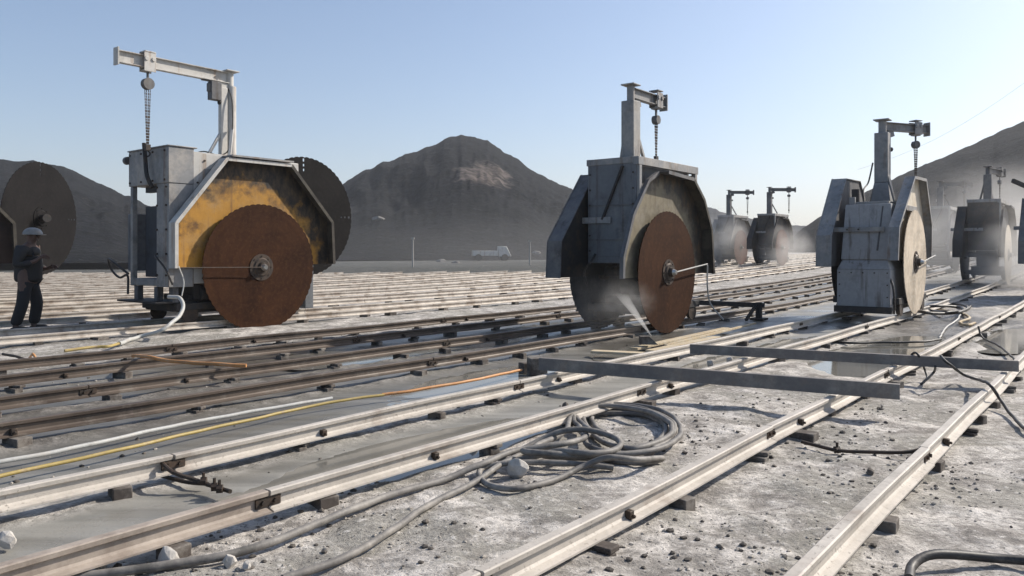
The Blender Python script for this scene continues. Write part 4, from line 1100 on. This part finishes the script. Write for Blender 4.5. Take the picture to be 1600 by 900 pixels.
hose(gpts([(-60, 732, .03), (0, 722, .03), (130, 697, .03), (260, 668, .03), (400, 642, .03), (520, 622, .03)]), 0.016, M['hose_pale'], 'long_hose', 'pale grey pipe lying behind the yellow hose', group='coloured hoses beside the rail', n=8)
hose(gpts([(208, 556, .1), (225, 557, .22), (260, 563, .2), (300, 567, .2), (340, 569, .2), (385, 571, .19)]), 0.019, M['hose_orange'], 'orange_hose', 'short thick orange hose lying on the brown rails at left', n=8)
hose(gpts([(45, 560, .05), (52, 553, .16), (58, 562, .1), (66, 567, .05)]), 0.014, M['hose_orange'], 'orange_strap', 'short orange strap end sticking up by the brown rail at far left', n=8)
hose(gpts([(5, 553, .12), (35, 560, .1), (62, 569, .05)]), 0.016, M['iron'], 'iron_rod', 'dark iron rod crossing the rail at far left', 'rod', n=8)
hose([P(6.2, 11.95, 0.62), P(6.3, 11.75, 0.6), P(6.2, 11.55, 0.4), P(5.8, 11.3, 0.18)] + gpts([(215, 527, .06), (185, 537, .05)]), 0.03, M['hose_pale'], 'pale_hose', 'pale hose bundle coming down from the yellow guarded saw', group=None)
hose(gpts([(185, 537, .05), (170, 541, .05), (150, 542, .05), (100, 548, .04)]), 0.02, M['hose_yellow'], 'yellow_hose', 'short yellow hose end left of the yellow guarded saw', n=8)
# black cables over the right rails
hose(gpts([(1470, 556, .3), (1482, 568, .25), (1505, 585, .1), (1530, 594, .12), (1545, 600, .21), (1562, 622, .1), (1580, 648, .03), (1600, 668, .03), (1640, 700, .03)]), 0.014, M['hose_black'], 'black_cable', 'black cable hanging from the farther beam over the rightmost rail', 'cable', n=8)
hose(gpts([(1418, 562, .22), (1428, 551, .3), (1436, 556, .28), (1444, 575, .12), (1448, 590, .04), (1440, 600, .03), (1458, 583, .1), (1462, 572, .2)]), 0.012, M['hose_black'], 'black_cable', 'small black cable looped over the farther beam', 'cable', n=8)
hose(gpts([(1528, 510, .2), (1535, 527, .05), (1560, 540, .03), (1575, 552, .03), (1590, 566, .1)]), 0.014, M['hose_black'], 'black_cable', 'thin black cable on the mud beyond the farther beam at right', 'cable', n=8)
hose(gpts([(1422, 905, .03), (1422, 888, .03), (1436, 874, .05), (1460, 866, .06), (1500, 866, .05), (1560, 872, .03), (1620, 878, .03), (1700, 884, .03)]), 0.02, M['hose_black'], 'black_hose', 'black hose curling in the bottom right corner', n=10)
hose(gpts([(1370, 535, .02), (1330, 536, .02), (1300, 533, .02), (1275, 533, .02)][::-1] + [(1440, 534, .02), (1470, 530, .02)]), 0.018, M['hose_black'], 'black_hose', 'straight dark hose lying in the puddle before the cream disc saw', n=8)
hose(gpts([(1468, 528, .02), (1478, 512, .03), (1495, 500, .1), (1500, 492, .12)]), 0.015, M['hose_pale'], 'pale_hose', 'thin pale hose rising from the puddle at right', n=8)
# heap of hoses behind the cream disc saw
k = 0
for (cx, cy, rx, ry) in ((1475, 478, 42, 10), (1480, 481, 32, 7), (1470, 484, 36, 6)):
    pts = []
    for i in range(10):
        a = 2 * math.pi * i / 10
        pts.append((cx + rx * math.cos(a + k), cy + ry * math.sin(a + k), 0.05 + 0.05 * k + 0.03 * math.sin(3 * a)))
    hose(gpts(pts + [pts[0]]), 0.03, M['hose_black'], 'coiled_hose', ['lowest', 'middle', 'topmost'][k] + ' dark hose loop of the heap on the ground right of the cream disc saw', group='hose heap beside the cream disc saw', n=7, step=0.1); k += 1
hose(gpts([(1466, 484, .05), (1500, 489, .05), (1515, 497, .07), (1500, 503, .05), (1510, 508, .04), (1524, 505, .04)]), 0.025, M['wood'], 'rope', 'tangled tan rope on the mud right of the cream disc saw', 'rope', n=7)

# tie rods between rails
def tie_rod(pts, label, nuts):
    root = MB().tube(spline(gpts(pts), 0.04), 0.012, 8).build('tie_rod', M['iron'])
    tag(root, label, 'tie rod', 'iron tie rods')
    for (x, y, z) in nuts:
        p = at(x, y, z)
        MB().cyl(p + Vector((-0.015, 0, 0)), p + Vector((0.015, 0.005, 0)), 0.026, n=6).cyl(p, p + Vector((0, 0, 0.05)), 0.009, n=6).build('clamp_nut', M['iron'], root)
tie_rod([(252, 722, .12), (270, 738, .1), (300, 748, .06), (330, 759, .03), (360, 768, .03)], 'iron tie rod with clamp nuts between the two left near rails', [(318, 752, .05), (335, 761, .04), (343, 764, .04)])
tie_rod([(1252, 690, .04), (1275, 696, .03), (1310, 704, .03), (1350, 706, .03), (1410, 707, .04), (1440, 702, .06)], 'iron tie rod with one nut between the two right near rails', [(1308, 703, .03)])
tie_rod([(180 + 64, 741, .02), (290, 753, .02), (325, 756, .02)], 'thin bent iron rod lying left of the tie rod on the mud', [])

# ------------------------------------------------------------------ stones
def rock(loc, size, seed, m='stone', sq=(1, 1, 1), rot=0):
    r = random.Random(seed)
    import bmesh
    bm = bmesh.new()
    pts = []
    for i in range(34):
        v = Vector((r.gauss(0, 1), r.gauss(0, 1), r.gauss(0, 1))).normalized() * r.uniform(0.72, 1.0)
        bm.verts.new((v.x * size * sq[0], v.y * size * sq[1], v.z * size * sq[2]))
    bmesh.ops.convex_hull(bm, input=bm.verts)
    for v in [v for v in bm.verts if not v.link_faces]: bm.verts.remove(v)
    me = bpy.data.meshes.new('stone'); bm.to_mesh(me); bm.free()
    me.materials.append(M[m])
    o = bpy.data.objects.new('stone', me); col.objects.link(o)
    o.location = loc; o.rotation_euler = (0, 0, rot)
    md = o.modifiers.new('bevel', 'BEVEL'); md.width = size * 0.07; md.segments = 2
    return o
ST = [((808, 745), .075, 'pale faceted stone inside the hose loop'), ((158, 868), .062, 'pointed dark stone leaning on the rail foot at lower left'), ((157, 889), .05, 'bright white faced stone just below the pointed stone at lower left'),
      ((262, 888), .06, 'large pale stone resting against the hose tail at lower left'), ((360, 885), .036, 'pale stone just right of the hose tail, left one of two'), ((385, 890), .026, 'small pale stone, right one of two by the hose tail'),
      ((10, 855), .05, 'pale stone by the left edge between the near rails'), ((455, 770), .045, 'pale round stone at the joint of the rusty rail'), ((312, 722), .045, 'pale round stone under the rail joint at left'),
      ((740, 690), .04, 'pale flat stone under the rail left of the coil'), ((885, 642), .05, 'dark stone behind the top of the hose coil'), ((1140, 568), .06, 'white stone under the farther beam'),
      ((1110, 572), .05, 'pale stone at the rail joint under the farther beam'), ((1360, 742), .03, 'small dark stone left of the rightmost rail'), ((650, 640), .03, 'small pale stone between the two middle rails')]
for i, ((x, y), s, lab) in enumerate(ST):
    p = at(x, y, 0)
    rock((p.x, p.y, s * 0.6), s, 50 + i, 'block_wood' if 'dark stone' in lab else 'stone', (1, 0.8, 1.05), i)
    tag(bpy.context.scene.objects[-1] if False else col.objects[-1], lab, 'stone')

# loose gravel and rubble
def gravel(name, n, area, smin, smax, m, label, seed):
    r = np.random.default_rng(seed)
    ico = [(0,0,1),(.89,0,.45),(.28,.85,.45),(-.72,.53,.45),(-.72,-.53,.45),(.28,-.85,.45),(.72,.53,-.45),(-.28,.85,-.45),(-.89,0,-.45),(-.28,-.85,-.45),(.72,-.53,-.45),(0,0,-1)]
    fc = [(0,1,2),(0,2,3),(0,3,4),(0,4,5),(0,5,1),(1,6,2),(2,7,3),(3,8,4),(4,9,5),(5,10,1),(2,6,7),(3,7,8),(4,8,9),(5,9,10),(1,10,6),(11,7,6),(11,8,7),(11,9,8),(11,10,9),(11,6,10)]
    ico = np.array(ico)
    V, Fc = [], []
    cnt = 0
    while cnt < n:
        Y = 1.8 * math.exp(r.random() * math.log(area / 1.8)); X = (r.random() * 1.5 - 0.75) * Y
        u, b = UB(X, Y)
        cl = float(fbm(np.array([X * 0.9]), np.array([Y * 0.9]), 3, 77)[0])
        if r.random() > 0.25 + cl * 4.0: continue
        if any(a < b < c_ for a, c_ in MUD) and r.random() < 0.75: continue
        s = smin + (smax - smin) * r.random() ** 3
        z = float(ground_z(np.array([X]), np.array([Y]))[0][0])
        v = ico * (s * (0.65 + 0.6 * r.random((12, 1)))) * np.array([1, 1, 0.7])
        a = r.random() * 6.28
        v = v @ np.array([[math.cos(a), -math.sin(a), 0], [math.sin(a), math.cos(a), 0], [0, 0, 1]])
        V.append(v + np.array([X, Y, z + s * 0.12])); Fc.append(np.array(fc) + cnt * 12); cnt += 1
    V = np.concatenate(V); Fc = np.concatenate(Fc)
    me = bpy.data.meshes.new(name); me.from_pydata(V.tolist(), [], Fc.tolist()); me.materials.append(M[m])
    o = bpy.data.objects.new(name, me); col.objects.link(o)
    return tag(o, label, 'gravel', kind='stuff')
M['pale_chips'] = worn('pale_chips', (0.36, 0.33, 0.29), (0.24, 0.22, 0.19), 9, 0.55, rough=0.95)
gravel('gravel', 3200, 16, 0.003, 0.016, 'pale_chips', 'pale gravel and stone chips strewn over the ground', 3)
M['dark_chips'] = worn('dark_chips', (0.09, 0.08, 0.07), (0.15, 0.13, 0.11), 9, 0.55, rough=0.9)
gravel('rubble', 2200, 16, 0.003, 0.022, 'dark_chips', 'dark damp rubble chips strewn over the ground', 5)

# ------------------------------------------------------------------ puddles
m_, nt, bs = new_mat('puddle_water')
pn = tex_noise(nt, 0.9, 4, 0.5)
nt.links.new(mix(nt, ramp(nt, pn, [(0.4, 0.0), (0.6, 1.0)]), (0.13, 0.125, 0.11), (0.2, 0.19, 0.165)), bs.inputs['Base Color'])
bs.inputs['Roughness'].default_value = 0.06
bs.inputs['IOR'].default_value = 1.33
bs.inputs['Specular IOR Level'].default_value = 0.5
bump(nt, bs, tex_noise(nt, 7, 3, 0.5), 0.03, 0.02)
def puddle(u0, u1, b0, b1, seed, z=0.012):
    n = 72; vs = []
    cu, cb, ru, rb = (u0+u1)/2, (b0+b1)/2, (u1-u0)/2, (b1-b0)/2
    zz = rise(cu) + z
    for k in range(n):
        a = 2*math.pi*k/n
        w = 1 + 0.2 * float(fbm(np.array([math.cos(a)*1.6 + seed]), np.array([math.sin(a)*1.6]), 4, seed)[0]) * 1.4
        vs.append(P(cu + ru*math.cos(a)*w, cb + rb*math.sin(a)*w, zz))
    o = MB().add(vs, [tuple(range(n))]).build('puddle', m_, fix=False)
    return tag(o, kind='structure')
for k, (p0, p1, q0, q1) in enumerate(PUD):
    puddle(p0 - 0.3, p1 + 0.3, q0 - 0.12, q1 + 0.12, k + 2, -0.02)

# ------------------------------------------------------------------ far things
M['pole'] = plain('pole', (0.35, 0.33, 0.3))
for (x, y0, y1, d, lab) in ((645, 425, 374, 60, 'thin pale pole standing before the dark hill, left of the others'), (828, 425, 378, 62, 'thin pale pole before the hill, just left of the middle saw'),
                            (1467, 400, 315, 48, 'thin pole right of the cream disc saw')):
    X = (x - 800) / FPX * d
    mb = MB().cyl((X, d, -0.5), (X, d, CAM_H + (HZ - y1) / FPX * d), 0.09, 0.06, n=8)
    mb.box(X - 0.12, X + 0.12, d - 0.12, d + 0.12, CAM_H + (HZ - y1) / FPX * d, CAM_H + (HZ - y1) / FPX * d + 0.15)
    tag(mb.build('pole', M['pole']), lab, 'pole')
# surfaces the far things stand on
from mathutils.bvhtree import BVHTree
_bv = []
for o in col.objects:
    if o.name.split('.')[0] in ('hill', 'terrain'):
        _bv.append(BVHTree.FromPolygons([v.co for v in o.data.vertices], [tuple(p.vertices) for p in o.data.polygons]))
def stand(x, y):
    zs = [h[0].z for h in (b.ray_cast(Vector((x, y, 300)), Vector((0, 0, -1))) for b in _bv) if h[0]]
    return max(zs)
def slope_at(px, py):
    d = Vector(((px - 800) / FPX, 1, (HZ - py) / FPX)).normalized(); o = Vector((0, 0, CAM_H)) + d * 41
    hs = [h for h in (b.ray_cast(o, d) for b in _bv) if h[0]]
    return min(hs, key=lambda h: h[3])[0]
# parked lorry far behind
X, d = (762 - 800) / FPX * 80, 80
z0 = stand(X, d) - 0.03
root = tag(empty('parked_truck', (X, d, z0), 0.1), 'small white truck parked at the foot of the central hill', 'truck')
MB().box(-1.6, 1.0, -0.9, 0.9, 0.5, 1.05).build('cargo_bed', M['white_paint'], root, bevel=0.05)
MB().hexa([(1.05,-.85,.45),(2.4,-.85,.45),(2.4,.85,.45),(1.05,.85,.45)], [(1.05,-.8,1.5),(1.9,-.8,1.5),(1.9,.8,1.5),(1.05,.8,1.5)]).build('cab', M['white_paint'], root, bevel=0.05)
for x in (-1.0, 1.7):
    for y in (-0.85, 0.85):
        MB().cyl((x, y - 0.12, 0.35), (x, y + 0.12, 0.35), 0.35, n=16).build('wheel', M['boots'], root)
for (x, y, s, lab) in ((590, 343, 0.8, 'pale boulder on the lower left slope of the central hill'), (690, 409, .4, 'pale rubble boulder at the hill foot behind the far rails'),
                       (838, 396, .45, 'pale boulder just left of the middle saw at the hill foot'), (712, 411, .3, 'low pale boulder beside the rubble boulder at the hill foot')):
    q = slope_at(x, y)
    rock((q.x, q.y, q.z + s * 0.1), s, int(x), 'pale_rock', (1.5, 1, 0.7)); tag(col.objects[-1], lab, 'boulder')

# overhead wire climbing out to the right behind the cream disc saw
A = Vector(((1340 - 800) / FPX * 30, 30, CAM_H + (HZ - 265) / FPX * 30)); B = Vector(((1700 - 800) / FPX * 20, 20, CAM_H + (HZ - 55) / FPX * 20))
tag(MB().tube([A + (B - A) * t + Vector((0, 0, -0.5 * math.sin(math.pi * t))) for t in np.linspace(0, 1, 24)], 0.0035, 6).build('overhead_wire', M['hose_pale']), 'thin wire slanting up through the sky at right', 'wire')

# ------------------------------------------------------------------ air
def volume_mat(name, dens, colr=(0.86, 0.88, 0.92), noise=None, aniso=0.2):
    m = bpy.data.materials.new(name); m.use_nodes = True
    nt = m.node_tree; nt.nodes.remove(nt.nodes['Principled BSDF'])
    v = nt.nodes.new('ShaderNodeVolumePrincipled')
    v.inputs['Color'].default_value = (*colr, 1); v.inputs['Anisotropy'].default_value = aniso; v.inputs['Density'].default_value = dens
    if noise:
        tc = nt.nodes.new('ShaderNodeTexCoord')
        nz = nt.nodes.new('ShaderNodeTexNoise'); nz.inputs['Scale'].default_value = noise; nz.inputs['Detail'].default_value = 4
        nt.links.new(tc.outputs['Object'], nz.inputs['Vector'])
        ln = nt.nodes.new('ShaderNodeVectorMath'); ln.operation = 'LENGTH'; nt.links.new(tc.outputs['Object'], ln.inputs[0])
        mr = nt.nodes.new('ShaderNodeMapRange'); nt.links.new(ln.outputs['Value'], mr.inputs[0]); mr.inputs[1].default_value = 0.1; mr.inputs[2].default_value = 0.98; mr.inputs[3].default_value = 1; mr.inputs[4].default_value = 0
        m2 = nt.nodes.new('ShaderNodeMapRange'); nt.links.new(nz.outputs['Fac'], m2.inputs[0]); m2.inputs[1].default_value = 0.4; m2.inputs[2].default_value = 0.65; m2.inputs[3].default_value = 0.15; m2.inputs[4].default_value = 1
        mu = nt.nodes.new('ShaderNodeMath'); mu.operation = 'MULTIPLY'; nt.links.new(mr.outputs[0], mu.inputs[0]); nt.links.new(m2.outputs[0], mu.inputs[1])
        m3 = nt.nodes.new('ShaderNodeMath'); m3.operation = 'MULTIPLY'; nt.links.new(mu.outputs[0], m3.inputs[0]); m3.inputs[1].default_value = dens
        nt.links.new(m3.outputs[0], v.inputs['Density'])
    nt.links.new(v.outputs[0], nt.nodes['Material Output'].inputs['Volume'])
    return m
hz = MB().box(-1700, 2000, -40, 1800, -9, 130).build('haze', volume_mat('haze_air', 0.00045), smooth=0)
tag(hz, 'thin dusty haze in the air over the quarry', 'haze', kind='stuff')
def cloud(name, c, r, dens, label, noise=1.4, rot=(0, 0, 0), colr=(0.9, 0.88, 0.85)):
    o = MB().ball((0, 0, 0), 1.0, 20, 12).build(name, volume_mat(name, dens, colr, noise), smooth=0)
    o.location = c; o.scale = r; o.rotation_euler = rot
    return tag(o, label, 'dust', kind='stuff')
p = P(9.95, 6.2, 0.55)
cloud('water_mist', P(9.9, 5.75, 0.62), (0.5, 0.28, 0.34), 0.9, 'brighter puff of mist where the spray breaks up in front of the middle saw', 4.0)
cloud('water_mist', p, (0.8, 0.7, 0.7), 0.35, 'soft water mist hanging in front of the middle saw', 2.0)
a, b = P(10.55, 5.70, 0.05), P(9.65, 5.72, 0.76)
dv = b - a
vm = volume_mat('spray', 1.0, (0.97, 0.97, 0.97), None, 0.4)
nt = vm.node_tree; vv = [n for n in nt.nodes if n.type == 'PRINCIPLED_VOLUME'][0]
gg = nt.nodes.new('ShaderNodeNewGeometry'); sx = nt.nodes.new('ShaderNodeSeparateXYZ'); nt.links.new(gg.outputs['Position'], sx.inputs[0])
mr = nt.nodes.new('ShaderNodeMapRange'); nt.links.new(sx.outputs[2], mr.inputs[0]); mr.inputs[1].default_value = 0.05; mr.inputs[2].default_value = 0.74; mr.inputs[3].default_value = 12; mr.inputs[4].default_value = 0.0
nt.links.new(mr.outputs[0], vv.inputs['Density'])
tag(MB().cyl(a, b, 0.008, 0.085, n=14).build('water_spray', vm, smooth=0), 'white fan of water spraying up beside the brown disc of the middle saw', 'spray', kind='stuff')
for (u, b_, z, r, dn, lab) in ((41.2, 14.3, 0.9, (1.6, 1.6, 1.5), 0.9, 'dust puff in front of the far reddish disc saw'), (41.6, 18.2, 1.3, (2.2, 2.0, 1.9), 0.9, 'dust cloud wrapping the far pale saw'),
                               (29.2, 3.0, 0.8, (1.4, 1.3, 1.5), 1.5, 'bright dust puff at the foot of the veiled saw near the right edge'), (33, 2.4, 1.6, (6, 5, 3.0), 0.4, 'broad dust cloud behind the veiled saw at right')):
    q = P(u, b_, z + rise(u)); cloud('dust_cloud', q, r, dn, lab)

for (x, y, z, r, dn, lab) in ((-8, 62, 0.6, (34, 12, 6), 0.013, 'low dust lying at the foot of the left and central hills'), (12, 75, 1.0, (22, 12, 5), 0.014, 'low dust lying beyond the far rails behind the middle saw')):
    cloud('dust_cloud', (x, y, z), r, dn, lab)
